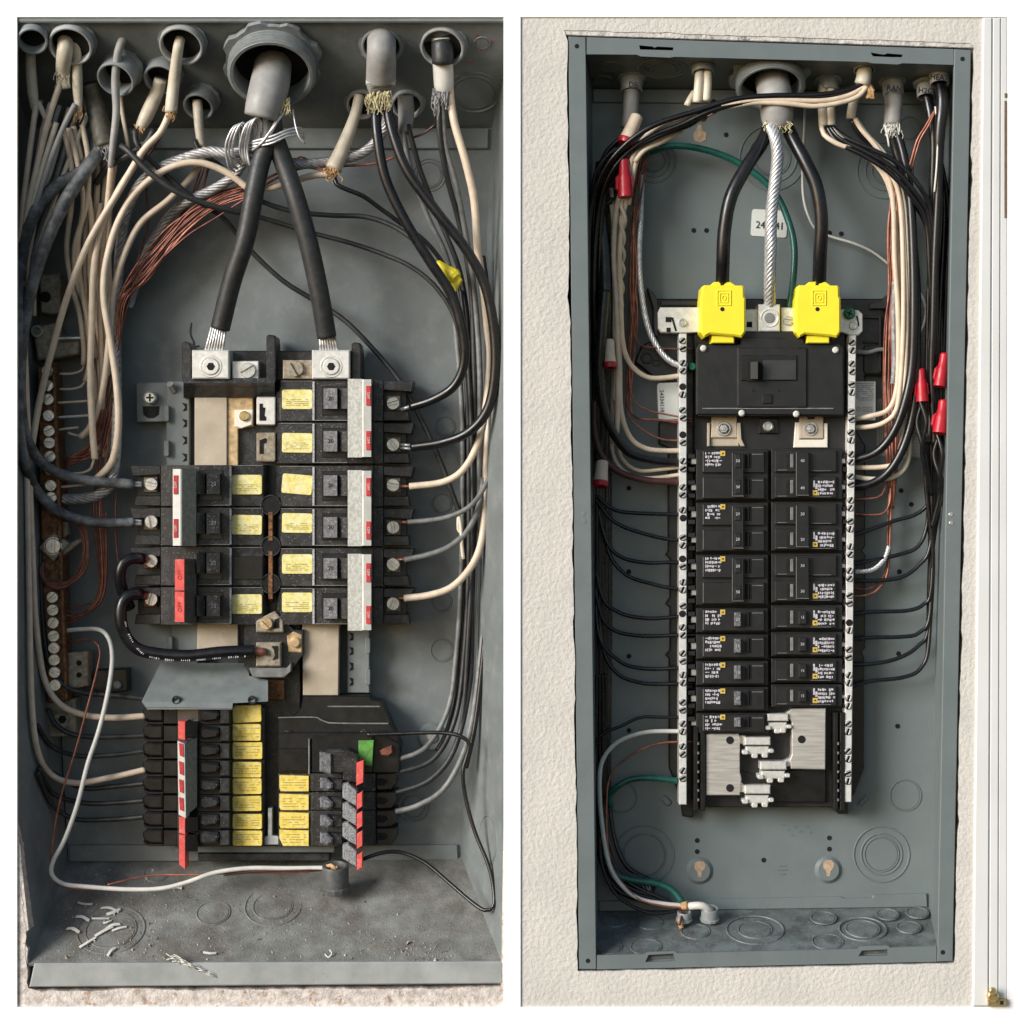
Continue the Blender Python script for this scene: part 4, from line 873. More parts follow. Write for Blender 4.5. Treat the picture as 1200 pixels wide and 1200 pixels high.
# --- right side
wire("thick black cable from the frayed gray cable to the topmost breaker's upper screw", "440,122,-46,6 443,160,-42,6 452,210,-42,6 475,260,-44,6 503,305,-48,6 528,345,-52,6 542,390,-56,6 544,425,-60,5.6 532,452,-66,5.4 508,468,-74,5.2 481,477,-84,5", 6, 'w_blk', n=14, name="black_cable", cat="cable", tips=[("482,476,-84 470,480,-88", 2.4, 'strand')])
wire("thick black cable from the frayed gray cable to the topmost breaker's lower screw", "453,120,-44,6 460,155,-40,6 478,200,-38,6 510,245,-38,6 545,290,-40,6 568,335,-42,6 579,390,-46,6 580,440,-50,6 571,480,-56,5.8 550,506,-64,5.6 518,519,-74,5.4 482,524,-84,5.2", 6, 'w_blk', n=14, name="black_cable", cat="cable", tips=[("483,522,-84 470,521,-88", 1.8, 'strand'), ("483,526,-84 470,525,-88", 1.8, 'strand')])
wire("cream wire from the white-ended cable down to the tilted-label breaker's upper screw", "527,98,-52,4 532,140,-50,4.6 546,190,-52,4.6 556,235,-60,4.6 560,290,-72,4.4 566,340,-84,4.2 571,380,-90,4 573,420,-90,3.6 570,470,-84 562,512,-78 545,548,-76 520,564,-80 480,570,-86", 4, 'w_tan', n=12, tips=[("482,570,-86 470,570,-90", 2, 'copper')])
wire("dusty gray wire to the tilted-label breaker's lower screw", "579,500,-100 577,545,-92 565,575,-84 548,595,-78 520,607,-80 478,612,-86", 3, 'w_gry', tips=[("480,612,-86 468,612,-90", 2, 'copper')])
wire("speckled gray wire to the lower right bank breaker's upper screw", "566,560,-98 562,590,-92 550,618,-84 530,638,-80 505,649,-82 474,656,-87", 3.4, 'w_gry', tips=[("476,655,-87 465,656,-90", 2, 'copper')])
wire("cream wire to the lower right bank breaker's lower screw", "573,480,-108 571,540,-100 568,600,-94 562,640,-88 550,668,-82 528,688,-80 502,697,-82 474,701,-87", 4.2, 'w_tan', tips=[("476,701,-87 465,701,-90", 2, 'copper')])
bd = ("black wire nearest the breakers in the right wall bundle, curving into the wide green-labelled breaker", "black wire in the right wall bundle curving in just below the green-labelled breaker", "black wire of the right wall bundle entering the second rounded end of the lower bank", "black wire of the right wall bundle sweeping lowest into the lower bank",
      "dusty black wire hidden at the back of the right wall bundle", "black wire rubbing along the right wall beside the knockouts", "thin black wire among the right wall bundle with a shiny middle")
bp = ("473,148,-84 477,180,-84 487,215,-92 505,260,-104 524,310,-110 535,380,-114 541,470,-116 543,560,-116 541,680,-116 537,760,-114 524,830,-108 500,874,-100 466,890,-98", "478,146,-84 484,172,-84 495,205,-94 515,255,-106 540,320,-110 549,400,-112 551,520,-114 549,660,-112 544,760,-110 534,840,-104 510,888,-98 464,906,-97",
      "514,120,-54 517,160,-60 524,210,-74 538,270,-90 550,340,-98 556,440,-104 557,580,-106 555,700,-104 549,800,-100 534,876,-94 505,915,-92 464,929,-95", "519,120,-56 523,165,-62 532,215,-76 545,275,-90 556,345,-96 562,450,-102 563,600,-104 568,680,-104 562,780,-98 548,868,-90 522,922,-88 492,944,-90 464,951,-95",
      "536,320,-118 546,400,-120 548,520,-122 546,650,-122 540,780,-118 527,850,-112 512,880,-110", "566,300,-100 574,380,-96 578,480,-98 578,600,-98 573,700,-96 566,780,-94 556,850,-92 546,900,-92", "540,340,-104 548,420,-100 553,520,-98 553,640,-98 550,740,-96 542,830,-94 530,880,-96 512,905,-98")
for i in range(7): wire(bd[i], bp[i], (3, 3, 3.3, 3.4, 2.8, 3, 2.4)[i], ('w_gry', 'w_blkd', 'w_blkd', 'w_gry', 'w_blk', 'w_blk', 'w_blkd')[i], wob=1.9)
wire("thin black wire crossing the lower right bank and looping down to the floor corner", "430,861,-80 470,859,-74 515,858,-66 540,863,-60 550,872,-58 547,885,-58 542,905,-58 545,935,-58 556,975,-54 572,1015,-44 579,1045,-36 578,1062,-32 568,1067,-34 550,1055,-44 525,1033,-58 498,1010,-72 470,999,-78 448,1000,-76 425,1007,-74", 2.4, 'w_blk')
wire("brown wire stub crossing between the two right-hand cables", "510,146,-60 497,156,-66 484,161,-74", 1.5, 'w_brown')
wire("pale wire stub ending in midair inside the right wall bundle", "537,600,-80 540,618,-80 541,638,-82 543,655,-84", 2, 'w_ivory', tips=[("537,604,-80 537,620,-81 540,624,-81", 2, 'w_ivory')])
# twist-on connector, yellow
t = thing("wire_connector", "yellow twist-on wire connector among the black wires near the right wall", "wire connector", (527, 322, -70))
a = W(512, 308, -78); b = W(540, 331, -66); ax = (b-a).normalized()
m = MB(); m.lathe(a, ax, [(0, 0), (4.5, .5), (5.5, 6), (7, 15), (9, 22), (10, 28), (8, 33), (0, 34)], 10); smooth_by_angle(m.build("shell", M['yellow'], t), 25)
m = MB(); m.prism([(527, 329), (535, 318), (542, 328), (534, 341)], -75, -66, 1.5); m.build("wing", M['yellow'], t)
# --- left lower grays into the tandem stack
lw = ("dark wire emerging above the cream loop into the gray plate's edge", "dark wire into the third rounded end of the tandem stack", "dark wire just under the big lug into the tandem stack", "dark dusty wire below the cream loop", "dark wire second from the bottom into the tandem stack", "dark wire lowest into the tandem stack")
lp = ("47,640,-104 50,720,-100 58,775,-96 74,803,-94 98,812,-92 130,815,-90 170,819,-92", "56,830,-100 64,848,-96 82,860,-92 115,864,-90 170,862,-92", "44,850,-108 60,874,-100 90,885,-94 130,885,-92 170,880,-94", "60,905,-112 95,923,-106 130,922,-100 170,918,-96", "46,900,-112 64,930,-108 100,941,-104 135,941,-100 170,938,-96", "44,905,-116 60,940,-112 85,959,-108 125,961,-104 170,957,-98")
for i in range(6): wire(lw[i], lp[i], 3, 'w_blkd' if i in (0, 1, 2) else 'w_gry' if i == 9 else 'w_blkd')
wire("off-white wire looping out of the neutral bar and along the cabinet floor", "76,739,-106 95,737,-100 115,738,-92 127,747,-86 131,770,-80 127,810,-72 116,855,-64 102,895,-58 90,945,-54 76,985,-50 63,1008,-48 61,1024,-50 74,1035,-54 105,1039,-60 150,1042,-62 190,1041,-64 222,1033,-66 250,1023,-70 290,1018,-76 335,1017,-80 380,1017,-82", 2.7, 'w_white')
wire("copper ground wire looping parallel to the off-white wire down the wall side", "78,752,-106 100,750,-100 112,753,-94 117,764,-90 112,790,-84 101,835,-76 88,880,-70 74,925,-66 66,960,-64 60,1000,-62 62,1030,-64 84,1041,-66 112,1042,-68", 1.35, 'copper')
wire("copper ground wire rising over the round knockout toward the conduit stub", "126,1037,-72 155,1030,-80 182,1025,-84 230,1025,-82 290,1023,-80 345,1022,-82 382,1019,-84", 1.3, 'copper')
wire("thin brownish wire lying along the off-white wire near the conduit stub", "262,1025,-76 300,1021,-78 345,1020,-80 384,1018,-82", 1.8, 'w_brown')
m = MB(); m.tube("378,1018,-84 388,1014,-78 394,1020,-76", 2.6, 8); m.tube("384,1021,-82 396,1016,-76", 2, 8); m.build("kraft_scrap", M['kraft'], None, True, label="torn kraft paper tuft sticking out of the conduit stub", category="paper scrap")
# --- thick jumper cables of the red-strip breaker
t = wire("thick black jumper cable with white lettering running to the central terminal", "166,697,-84 154,697,-76 144,705,-72 141,722,-72 147,744,-74 162,760,-76 185,766,-78 220,768,-78 260,765,-80 298,763,-84", 7.2, 'w_blk', n=16, name="black_cable", cat="cable", tips=[("294,763,-84 312,764,-86", 4.4, 'copper'), ("160,697,-82 172,699,-86", 4.4, 'copper')])
rn = random.Random(4); m = MB()
P = path("146,726,-64.6 152,746,-66.5 166,765,-68.6 186,772,-70.4 220,774,-70.6 260,771,-72.6 290,769,-75", 1, 2.2)
for i in range(2, len(P)-2, 1):
    if i % 8 < 5:
        p, tt_, N_, B_, _ = P[i]; u = tt_.normalized(); v = Vector((0, -1, 0)).cross(u).normalized(); h = rn.uniform(.7, 1.6)*S; w = rn.uniform(.35, .8)*S
        m.add([p-u*w-v*h, p+u*w-v*h*.4, p+u*w+v*h, p-u*w+v*h*.6], [(0, 1, 2, 3)])
o = m.build("cable_print", M['print'], t)
t = wire("thick black jumper cable curving from the upper screw of the red-strip breaker", "168,655,-84 156,654,-76 145,661,-72 141,676,-74 145,695,-84 152,712,-96", 6.8, 'w_blk', n=16, name="black_cable", cat="cable", tips=[("162,654,-82 173,656,-86", 4.2, 'copper')])
# --- scraps and grit on the floor
rn = random.Random(17)
def floor(x, y, h=0): return hit(PB, x, y)+PB[1]*h*S
sc_l = [(100, 1060), (118, 1078), (126, 1082), (133, 1070), (86, 1092), (103, 1106), (122, 1093), (132, 1088), (97, 1078), (129, 1068), (208, 1042), (246, 1118), (140, 1090), (131, 1117)]
for i, (x, y) in enumerate(sc_l):
    ln = rn.uniform(5, 12); a = rn.uniform(-.7, .3) if i < 12 else rn.uniform(0, 3)
    p0 = floor(x-ln*math.cos(a), y-ln*math.sin(a), 2); p1 = floor(x, y+rn.uniform(-2, 2), 3); p2 = floor(x+ln*math.cos(a), y+ln*math.sin(a), 2)
    m = MB(); vs = []; w = rn.uniform(1.2, 2.4)*S; sd_ = PB[1].cross((p2-p0).normalized())
    C_ = cr([tuple(p0), tuple(p1), tuple(p2)], 2.5)
    for c in C_: c = Vector(c); vs += [c-sd_*w, c+sd_*w, c+sd_*w*.8+PB[1]*S*.9, c-sd_*w*.8+PB[1]*S*.9]
    fs = []
    for q in range(len(C_)-1):
        for k in range(4): fs.append((q*4+k, q*4+(k+1) % 4, q*4+4+(k+1) % 4, q*4+4+k))
    m.add(vs, fs); m.build("plastic_scrap", M['scrap'], None, label="small pale scrap of stripped plastic lying in the dirt on the old panel floor", category="scrap", group="stripped plastic scraps on the cabinet floor")
t = thing("fibre_tuft", "curled tuft of pale fibre lying on the front edge of the old panel floor", "fibre tuft", (225, 1132, 0))
m = MB()
for i in range(26):
    x = 200+rn.uniform(0, 46); y = 1121+(x-200)*.42+rn.uniform(-3, 3)
    m.tube([(x-8, y-3+rn.uniform(-3, 3), -6), (x, y+rn.uniform(-2, 2), 1+rn.uniform(0, 4)), (x+8, y+4+rn.uniform(-3, 3), -1)], .6, 4, 4)
m.build("fibre", M['scrap'], t)
m = MB()
for i in range(1700):
    y = 1014+112*rn.random()**.8; x0 = 92-(y-1010)*.45; x = rn.uniform(x0+6, 538+(y-1010)*.38)
    if rn.random() < .5: x = rn.choice((rn.gauss(130, 45), rn.gauss(510, 45)))
    if not x0+4 < x < 535: continue
    c = floor(x, y, 0); r_ = rn.uniform(.4, 1.7)*S*(2.2 if rn.random() < .07 else 1)
    v = [c+Vector((rn.uniform(-1, 1), rn.uniform(-1, 1), rn.uniform(-.6, .6)))*r_ for _ in range(3)]+[c+PB[1]*r_*1.4]
    m.add(v, [(0, 1, 2), (0, 1, 3), (1, 2, 3), (2, 0, 3)])
m.build("grit", M['grit'], None, label="dust and grit scattered over the old panel floor", category="grit", kind="stuff")
m = MB(); m.tube("381,1118,-16 385,1122,-12 389,1117,-12 386,1113,-14", .9, 5); m.build("wire_curl", M['scrap'], None, label="tiny pale curl of wire on the old panel floor near the front lip", category="scrap")
# red marker scribbles on the top panel
t = thing("marker_scribble", "faded red marker scribble on the upper corner of the old panel's top", "marker writing", (566, 55, -40))
for k, P in enumerate(([(560, 40), (556, 50), (559, 58)], [(571, 44), (567, 54), (564, 60)], [(572, 50), (578, 48), (575, 51)], [(546, 74), (552, 71), (555, 73), (550, 75)])):
    pts = [hit(PT, *q)+PT[1]*.5*S for q in P]; m = MB(); C_ = cr([tuple(p) for p in pts], 2); vs = []; fs = []
    for c in C_: c = Vector(c); vs += [c+Vector((-.7*S, 0, 0)), c+Vector((.7*S, 0, 0))]
    for q in range(len(C_)-1): fs.append((q*2, q*2+1, q*2+3, q*2+2))
    m.add(vs, fs); m.build("stroke", M['red'], t)
# ================================================================ NEW PANEL box
Rz = -115
ER = thing("metal_enclosure", "clean gray steel enclosure of the new panel set in the stucco", "electrical enclosure", (900, 600, Rz))
FG = 'gray'
def flange(name, poly, z1=-3): 
    m = MB(); m.prism(poly, z1-6, z1, .8); return m.build(name, M[FG], ER)
def flange_holes(name, outer, holes, z1, th):
    o = slab_with_holes(name, outer, holes, z1, th, M[FG]); del o['kind']
    off = LOC[ER.name]
    o.data.transform(Matrix.Translation(LOC[o.name]-off)); o.location = (0, 0, 0); o.parent = ER; LOC[o.name] = off; return o
flange("side_flange", [(666, 42.5), (686.5, 43.5), (699, 1136), (678.5, 1136)], -2.2)
flange("side_flange", [(1118.5, 57.5), (1138, 58.5), (1116.5, 1126.5), (1098.5, 1127)], -2.2)
s1 = [(749, 53), (765, 54.5), (767, 56), (770, 54.5), (789, 55.5), (789, 59), (750, 58)]; s2 = [(1020, 61.5), (1036, 64), (1040, 62.5), (1058, 64), (1057, 67), (1046, 67), (1023, 66)]
flange_holes("top_flange", [(687.5, 43.5), (1117.5, 57.5), (1117.5, 76), (1058, 74), (1052, 75.5), (1022, 74), (1017, 72.5), (790, 66.5), (785, 67.5), (751, 66), (746, 64), (687.5, 63.5)], [s1, s2], -3, 4)
s3 = [(756, 1127.5), (760, 1119), (789, 1117.5), (791, 1126)]; s4 = [(1006, 1120.5), (1010, 1114), (1040, 1112.5), (1040.5, 1119.5)]
flange_holes("bottom_flange", [(699.5, 1119.5), (755, 1118), (760, 1115.5), (790, 1114.5), (794, 1117), (1005, 1112), (1010, 1109), (1040, 1108), (1043, 1110.5), (1097.5, 1108.5), (1097.5, 1127), (699.5, 1136)], [s3, s4], -3, 4)
part("flange_slot", 'gray_dk', ER, lambda m: (m.prism([(756, 1121), (791, 1119), (791, 1127), (756, 1128)], -24, -10, .5), m.prism([(1006, 1115), (1040, 1113), (1040, 1120), (1006, 1121)], -24, -10, .5)))
rn = random.Random(9)
for x, y in ((676, 54), (1128, 69), (689, 1126), (1105, 1116)): part("screw_hole", 'dark', ER, lambda m: m.cyl(x, y, 2.7, -3.5, -1.9, 16, .1))
for x, y in ((684, 602), (684.5, 611)): part("screw_hole", 'gray_dk', ER, lambda m: (m.cyl(x, y, 2.6, -3.5, -1.8, 14, .3)))
for x, y in ((1114.5, 603), (1115, 613)): part("rivet", 'steel', ER, lambda m: m.cyl(x, y, 2.8, -3.5, -1, 14, 1), True)
q4("back_panel", (694, 102, Rz), (701, 1068, Rz), (1088, 1063, Rz), (1112, 106, Rz), M[FG], ER)
q4("top_panel", (687, 62, -7), (694, 104, Rz), (1112, 108, Rz), (1119, 74, -7), M[FG], ER)
q4("side_panel", (685, 60, -7), (698, 1122, -7), (701, 1068, Rz), (694, 102, Rz), M[FG], ER)
q4("side_panel", (1112, 106, Rz), (1088, 1063, Rz), (1099, 1112, -7), (1120, 72, -7), M[FG], ER)
q4("bottom_panel", (701, 1067, Rz), (698, 1123, -7), (1099, 1112, -7), (1088, 1062, Rz), M['floor_rp'], ER)
m = MB(); m.prism([(695, 104), (1111, 108), (1110, 122), (695, 120)], Rz, Rz+4, .8); m.build("back_flange", M[FG], ER)
m = MB(); m.prism([(702, 1056), (985, 1051), (990, 1053), (1022, 1052), (1024, 1049), (1086, 1047), (1087, 1063), (702, 1068)], Rz, Rz+4, .8); m.build("back_flange", M[FG], ER)
NT = plane_of((687, 62, -7), (694, 104, Rz), (1112, 108, Rz)); NB = plane_of((701, 1067, Rz), (698, 1123, -7), (1099, 1112, -7))
NR = plane_of((1112, 106, Rz), (1088, 1063, Rz), (1099, 1112, -7)); NK = plane_of((694, 102, Rz), (701, 1068, Rz), (1088, 1063, Rz)); NL = plane_of((685, 60, -7), (698, 1122, -7), (701, 1068, Rz))
for x, y, rs in ((776, 80, (18, 23, 29)), (717, 78, (14,)), (706, 93, (12,)), (712, 112, (10,)), (988, 84, (13,)), (1060, 78, (14,))): knock(ER, NT, x, y, rs, M[FG])
for x, y, rs in ((755, 1002, (26, 36)), (1033, 1001, (21, 25, 34)), (728, 934, (19,)), (1061, 932, (19,)), (766, 188, (14, 20, 27)), (1037, 200, (16, 24, 34)), (905, 185, (22, 30, 40)), (1066, 150, (14,))): knock(ER, NK, x, y, rs, M[FG])
for x, y, rs in ((713, 1110, (16,)), (762, 1082, (15,)), (757, 1110, (18,)), (815, 1092, (17,)), (720, 1079, (15,)), (885, 1090, (20, 34)), (965, 1076, (15,)), (970, 1104, (18,)), (1011, 1089, (20, 28)), (1040, 1072, (13,)), (1075, 1070, (13,)), (1065, 1087, (14,))): knock(ER, NB, x, y, rs, M['floor_rp'])
for y in (240, 300, 470, 560, 650, 690, 730, 775, 820, 880, 930, 985, 1040): knock(ER, NR, 1110-(y-106)*.0215-3, y, (9,), M[FG])
for x, y in ((813, 270), (828, 270), (972, 273), (986, 274), (851, 158), (817, 985), (817, 998), (972, 982), (972, 995), (895, 1008), (737, 572), (737, 670), (737, 769), (737, 856), (1056, 575), (1068, 591), (1054, 670), (1053, 766), (1052, 851), (1008, 107)): part("screw_hole", 'dark', ER, lambda m: m.cyl(x, y, 2.9, Rz-2, Rz+.5, 14, .1))
for x, y, a in ((820, 1021, 0), (971, 1020, 0)):
    part("keyhole_dimple", FG, ER, lambda m: m.cyl(x, y, 16, Rz-1, Rz+4.5, 28, 4), True)
    part("keyhole", 'wood', ER, lambda m: m.prism([(x-6, y-9), (x-2, y-12), (x+4, y-12), (x+7, y-8), (x+6, y-3), (x+2.5, y+1), (x+2, y+7), (x-2, y+7), (x-2.5, y+1), (x-6, y-3)], Rz+3, Rz+4.9, .2))
part("keyhole", 'wood', ER, lambda m: m.prism([(818, 146), (822, 146), (823, 152), (828, 156), (827, 164), (821, 167), (814, 165), (812, 158), (816, 152)], Rz, Rz+.6, .1))
part("dimple", FG, ER, lambda m: m.prism(rot2(rrect(774, 934, 788, 943, 3), 45), Rz-1, Rz+2.5, 2))
part("dimple", FG, ER, lambda m: m.prism(rot2(rrect(1004, 935, 1020, 942, 3), -45), Rz-1, Rz+2.5, 2))
for _x, _y in ((916, 966), (922, 972), (930, 969), (936, 974), (944, 968), (948, 975), (926, 978)): part("embossed_mark", FG, ER, lambda m: m.box(_x, _y, _x+3, _y+1.2, Rz, Rz+.8, .1))
part("embossed_mark", FG, ER, lambda m: (m.box(913, 1014, 921, 1015, Rz, Rz+1, .1), m.box(911, 1019, 922, 1020, Rz, Rz+1, .1), m.box(914, 1024, 920, 1025, Rz, Rz+1, .1)))
# ---- connectors
def conn(lab, x, y, z, r, ln, mt=None, word=None, ws=9, tilt=0, lobes=False, ax=(0, -.30, -.95)):
    mt = mt or ('conduit_l' if word else 'conduit')
    t = connector(lab, x, y, z, ax, r, ln, mt, 2.2 if not lobes else 4, lobes)
    if word: text(word, x+tilt, y-ln*.42+1, z+r+7, ws*1.1, M['ink'], t, rot=4, sx=.95, bold=.22)
    return t
conn("gray connector with DRY handwritten on it above the red wire nut", 740, 108, -72, 13, 22, word="DRY", ws=8.5, tilt=5)
conn("gray connector with two cream cables at the top of the new panel", 824, 86, -40, 13.5, 18)
conn("large threaded gray hub at the top of the new panel", 903, 104, -46, 39, 27, lobes=True, ax=(0, -.5, -.87))
conn("dark gray connector with twin cream cables beside the threaded hub", 971, 108, -72, 13, 18)
conn("gray connector with torn kraft paper hanging below it", 1013, 83, -34, 13, 12)
conn("gray connector with RAN handwritten on it", 1047, 112, -70, 12.5, 22, word="RAN", ws=8.5, tilt=1)
conn("small gray connector with H2O handwritten on it", 1085, 114, -66, 10.5, 20, word="H2O", ws=8.5)
conn("small gray connector with HEAT handwritten on it in the upper corner", 1101, 99, -46, 11.5, 22, word="HEAT", ws=8.5)
conn("gray conduit stub standing on the new panel's bottom with a white cable in it", 832, 1064, -74, 10.5, 16, ax=(0, -.3, .95))
conn("darker small conduit stub beside the one with the white cable", 802, 1068, -70, 8.5, 12, ax=(0, -.3, .95))
# ---- cables in the top
sheath("gray range cable jacket below the DRY connector", "740,104,-74 739,125,-70 737,150,-70", 9.5, 'sheath_gray')
sheath("cream cable hanging first in the double connector", "820,82,-42 819,100,-40 817,120,-42", 5.6, 'w_ivory')
sheath("cream cable hanging second in the double connector", "829,82,-42 829,100,-40 828,118,-42", 5.2, 'w_ivory')
sheath("short cream cable end slanting behind the pair of cream cables", "814,108,-62 809,116,-60 805,124,-60", 4, 'w_ivory')
sheath("gray service cable jacket in the threaded hub with frayed end", "904,92,-60,20 908,112,-48,20 911,138,-48,19 912,144,-50,17", 20, 'sheath_gray', fray=(910, 143, -38, 15, 30, 9, 'fibre'), n=22)
for i, x in enumerate((964, 973)): sheath(("cream cable with open jacket, nearer the hub", "cream cable with open jacket, second from the hub")[i], [(x+1, 100, -70), (x, 122, -64), (x+1, 148, -62)], 5.6, 'sheath')
sheath("gray range cable with frayed jacket below the RAN connector", "1047,104,-72 1047,125,-66 1046,146,-66", 10.5, 'sheath_gray', fray=(1046, 146, -60, 9, 22, 11, 'w_white'))
sheath("cream cable with flared jacket in the connector with kraft paper", "1013,80,-36 1012,92,-34 1010,99,-34", 9, 'w_ivory')
sheath("cream cable behind the flared one, jacket open at its lower end", "1003,112,-60 999,125,-58 997,139,-58", 5.4, 'sheath')
m = MB(); rn = random.Random(2)
for _ in range(12): m.tube([(1015+rn.uniform(-4, 4), 98, -34), (1020+rn.uniform(-3, 4), 106, -32+rn.uniform(-3, 3)), (1019+rn.uniform(-5, 5), 115, -34)], 1.6, 5)
m.build("kraft_paper", M['kraft'], None, label="torn kraft paper filler hanging under the flared cream cable", category="paper")
m = MB()
for _ in range(8): m.tube([(822+rn.uniform(-4, 6), 130, -50), (824+rn.uniform(-4, 6), 136, -46), (820+rn.uniform(-6, 6), 142, -48)], 1.4, 5)
m.build("kraft_paper", M['kraft'], None, label="torn kraft paper scraps below the pair of cream cables", category="paper")
# ---- bus assembly base
ba = thing("bus_assembly", "black moulded bus base of the new panel reaching from crossbar to bottom trays", "bus assembly", (900, 650, -100))
base = [(768, 350), (1034, 350), (1046, 343), (1044, 440), (1014, 440), (1012, 470), (1004, 505), (1014, 522), (1014, 640), (1010, 645), (1014, 650), (1014, 760), (1010, 764), (1013, 770), (1013, 900), (1002, 930), (994, 938), (994, 954), (982, 954), (980, 945), (820, 946), (813, 948), (812, 958), (800, 957), (797, 935), (784, 900), (784, 772), (780, 768), (785, 762), (785, 712), (780, 708), (785, 700), (785, 655), (780, 650), (783, 645), (783, 525), (772, 520), (772, 495), (797, 480), (797, 450), (766, 442), (744, 424), (752, 405), (768, 396)]
part("moulded_base", 'black', ba, lambda m: m.prism(base, Rz, -98, 1.5))
part("wing", 'black_flat', ba, lambda m: m.prism([(759, 337), (765, 342), (771, 352), (771, 396), (766, 392), (766, 362)], -112, -86, 1))
part("wing", 'black_flat', ba, lambda m: m.prism([(1040, 345), (1034, 352), (1020, 356), (1020, 362), (1042, 362), (1042, 347)], -112, -88, 1))
part("top_rib", 'black_flat', ba, lambda m: m.box(775, 352, 838, 358, -112, -84, 1))
part("recess_frame", 'black_flat', ba, lambda m: (m.box(1010, 370, 1030, 373, -98, -92, .6), m.box(1030, 370, 1033, 436, -98, -92, .6), m.box(1012, 400, 1030, 402, -98, -93, .6), m.prism(rrect(1012, 404, 1034, 438, 4), -98, -95, 1)))
part("hex_boss", 'black_flat', ba, lambda m: (m.ring(758, 419, 5, 8, -98, -94, 6), m.ring(769, 425, 3, 5, -98, -95, 6)))
part("inner_frame", 'black_flat', ba, lambda m: m.box(813, 384, 991, 946, -98, -84, 1.2))
for x in (813, 821, 984.5, 977): part("tray_rail", 'black', ba, lambda m: m.box(x, 852 if x < 900 else 835, x+5.5, 950, -98, -62, .8))
for y in range(870, 940, 11):
    for x in (818, 982): part("rail_notch", 'w_gry', ba, lambda m: m.box(x-.6, y, x+1.4, y+3, -63, -60.5, .3))
for i in range(27):
    y = 532+i*15.4
    if y < 850:
        part("terminal_comb", 'black_flat', ba, lambda m: m.box(806.5, y, 815, y+5.5, -98, -66, .7))
        part("terminal_comb", 'black_flat', ba, lambda m: m.box(987.5, y, 993, y+5.5, -98, -66, .7))
part("tray_floor", 'black', ba, lambda m: m.prism([(866, 902), (885, 908), (968, 898), (968, 940), (866, 940)], -90, -78, 1))
# bottom bus plates and fingers
bp_ = thing("bus_bar", "shiny tinned bus plate with two round holes and two clip fingers", "bus bar", (850, 895, -70))
def fingers(t, x0, y0, x1, y1, k=0):
    h = y1-y0
    part("stab_finger", 'alu', t, lambda m: (m.box(x0, y0, x1, y0+h*.40, -84, -62, 1.2), m.box(x0+1, y0+h*.48, x1-2, y0+h*.86, -84, -64, 1.2)))
    part("stab_spring", 'alu', t, lambda m: (m.prism(rrect(x0-3, y1-h*.34, x0+4, y1-h*.12, 1.5, 2), -84, -61, .8), m.prism(rrect(x0+8, y1-h*.16, x0+15, y1+1.5, 1.5, 2), -84, -63, .8), m.prism(rrect(x1-10, y1-h*.16, x1-3, y1+1, 1.5, 2), -84, -62, .8), m.prism(rrect(x1-2, y1-h*.4, x1+4, y1-h*.2, 1.5, 2), -84, -62, .8)))
part("plate", 'alu_brush', bp_, lambda m: m.prism([(827, 860), (866, 860), (868.5, 866), (867, 874), (867, 905), (869, 913), (867, 932), (827, 932)], -84, -66, 1))
for y in (867.5, 923.5): part("hole", 'dark', bp_, lambda m: m.cyl(855.5, y, 4.6, -68, -65.5, 18, .1))
part("arm", 'alu_brush', bp_, lambda m: m.prism([(865, 861), (874, 862), (879, 868), (872, 874), (866, 870)], -84, -70, 1))
part("arm", 'alu_brush', bp_, lambda m: (m.prism([(866, 914), (872, 920), (880, 921), (876, 929), (866, 928)], -84, -70, 1)))
fingers(bp_, 873, 864, 903, 887); fingers(bp_, 873, 920.5, 903, 945)
bp_ = thing("bus_bar", "shiny tinned bus plate with one round hole and two clip fingers", "bus bar", (948, 866, -70))
part("plate", 'alu_brush', bp_, lambda m: m.prism([(928, 830.5), (968, 830), (967.5, 902), (927, 901), (926, 890), (928, 884), (928, 846), (925, 842), (924, 834)], -84, -66, 1))
part("hole", 'dark', bp_, lambda m: m.cyl(939.5, 866.5, 4.6, -68, -65.5, 18, .1))
part("arm", 'alu_brush', bp_, lambda m: m.prism([(916, 840), (924, 833), (929, 833), (929, 841), (920, 843)], -84, -70, 1))
part("arm", 'alu_brush', bp_, lambda m: (m.prism([(918, 892), (926, 888), (930, 890), (928, 898), (920, 899)], -84, -70, 1)))
fingers(bp_, 899.5, 836.5, 924, 858); fingers(bp_, 891, 892.5, 922, 916)
# ---- crossbar with lugs
cb = thing("neutral_crossbar", "bright neutral crossbar with lugs between and beside the yellow lug covers", "crossbar", (900, 375, -80))
part("strap", 'alu', cb, lambda m: m.prism([(774, 360), (841, 360), (841, 388), (808, 390), (775, 389.5), (771.5, 385), (771, 366)], -98, -74, 1))
part("strap", 'alu', cb, lambda m: m.prism([(838, 363), (888, 362), (888, 389.5), (878, 389), (838, 388)], -98, -76, 1))
part("strap", 'alu', cb, lambda m: m.prism([(984, 362), (1006, 363.5), (1011, 368), (1011, 388), (1006, 393), (997, 393), (984, 389)], -98, -74, 1))
part("punched_hole", 'dark', cb, lambda m: (m.box(780, 371.5, 787, 377.5, -75, -73.6, .1), m.box(781, 384, 786, 389, -75, -73.6, .1), m.prism([(786.5, 372), (789, 372), (793.5, 388), (791, 388)], -75, -73.6, .1), m.box(875, 377, 881.5, 383.5, -77, -75.6, .1), m.prism([(1003, 370), (1005, 370), (1007.5, 381), (1006, 383)], -75, -73.6, .1)))
part("screw", 'steel', cb, lambda m: (m.cyl(799.7, 378, 4.8, -75, -71, 18, 1), m.ring(799.7, 378, 3, 4.6, -72, -70, 18)), True)
part("screw", 'steel', cb, lambda m: (m.cyl(1000, 381.5, 4.8, -75, -71, 18, 1), m.ring(1000, 381.5, 3, 4.6, -72, -70, 18)), True)
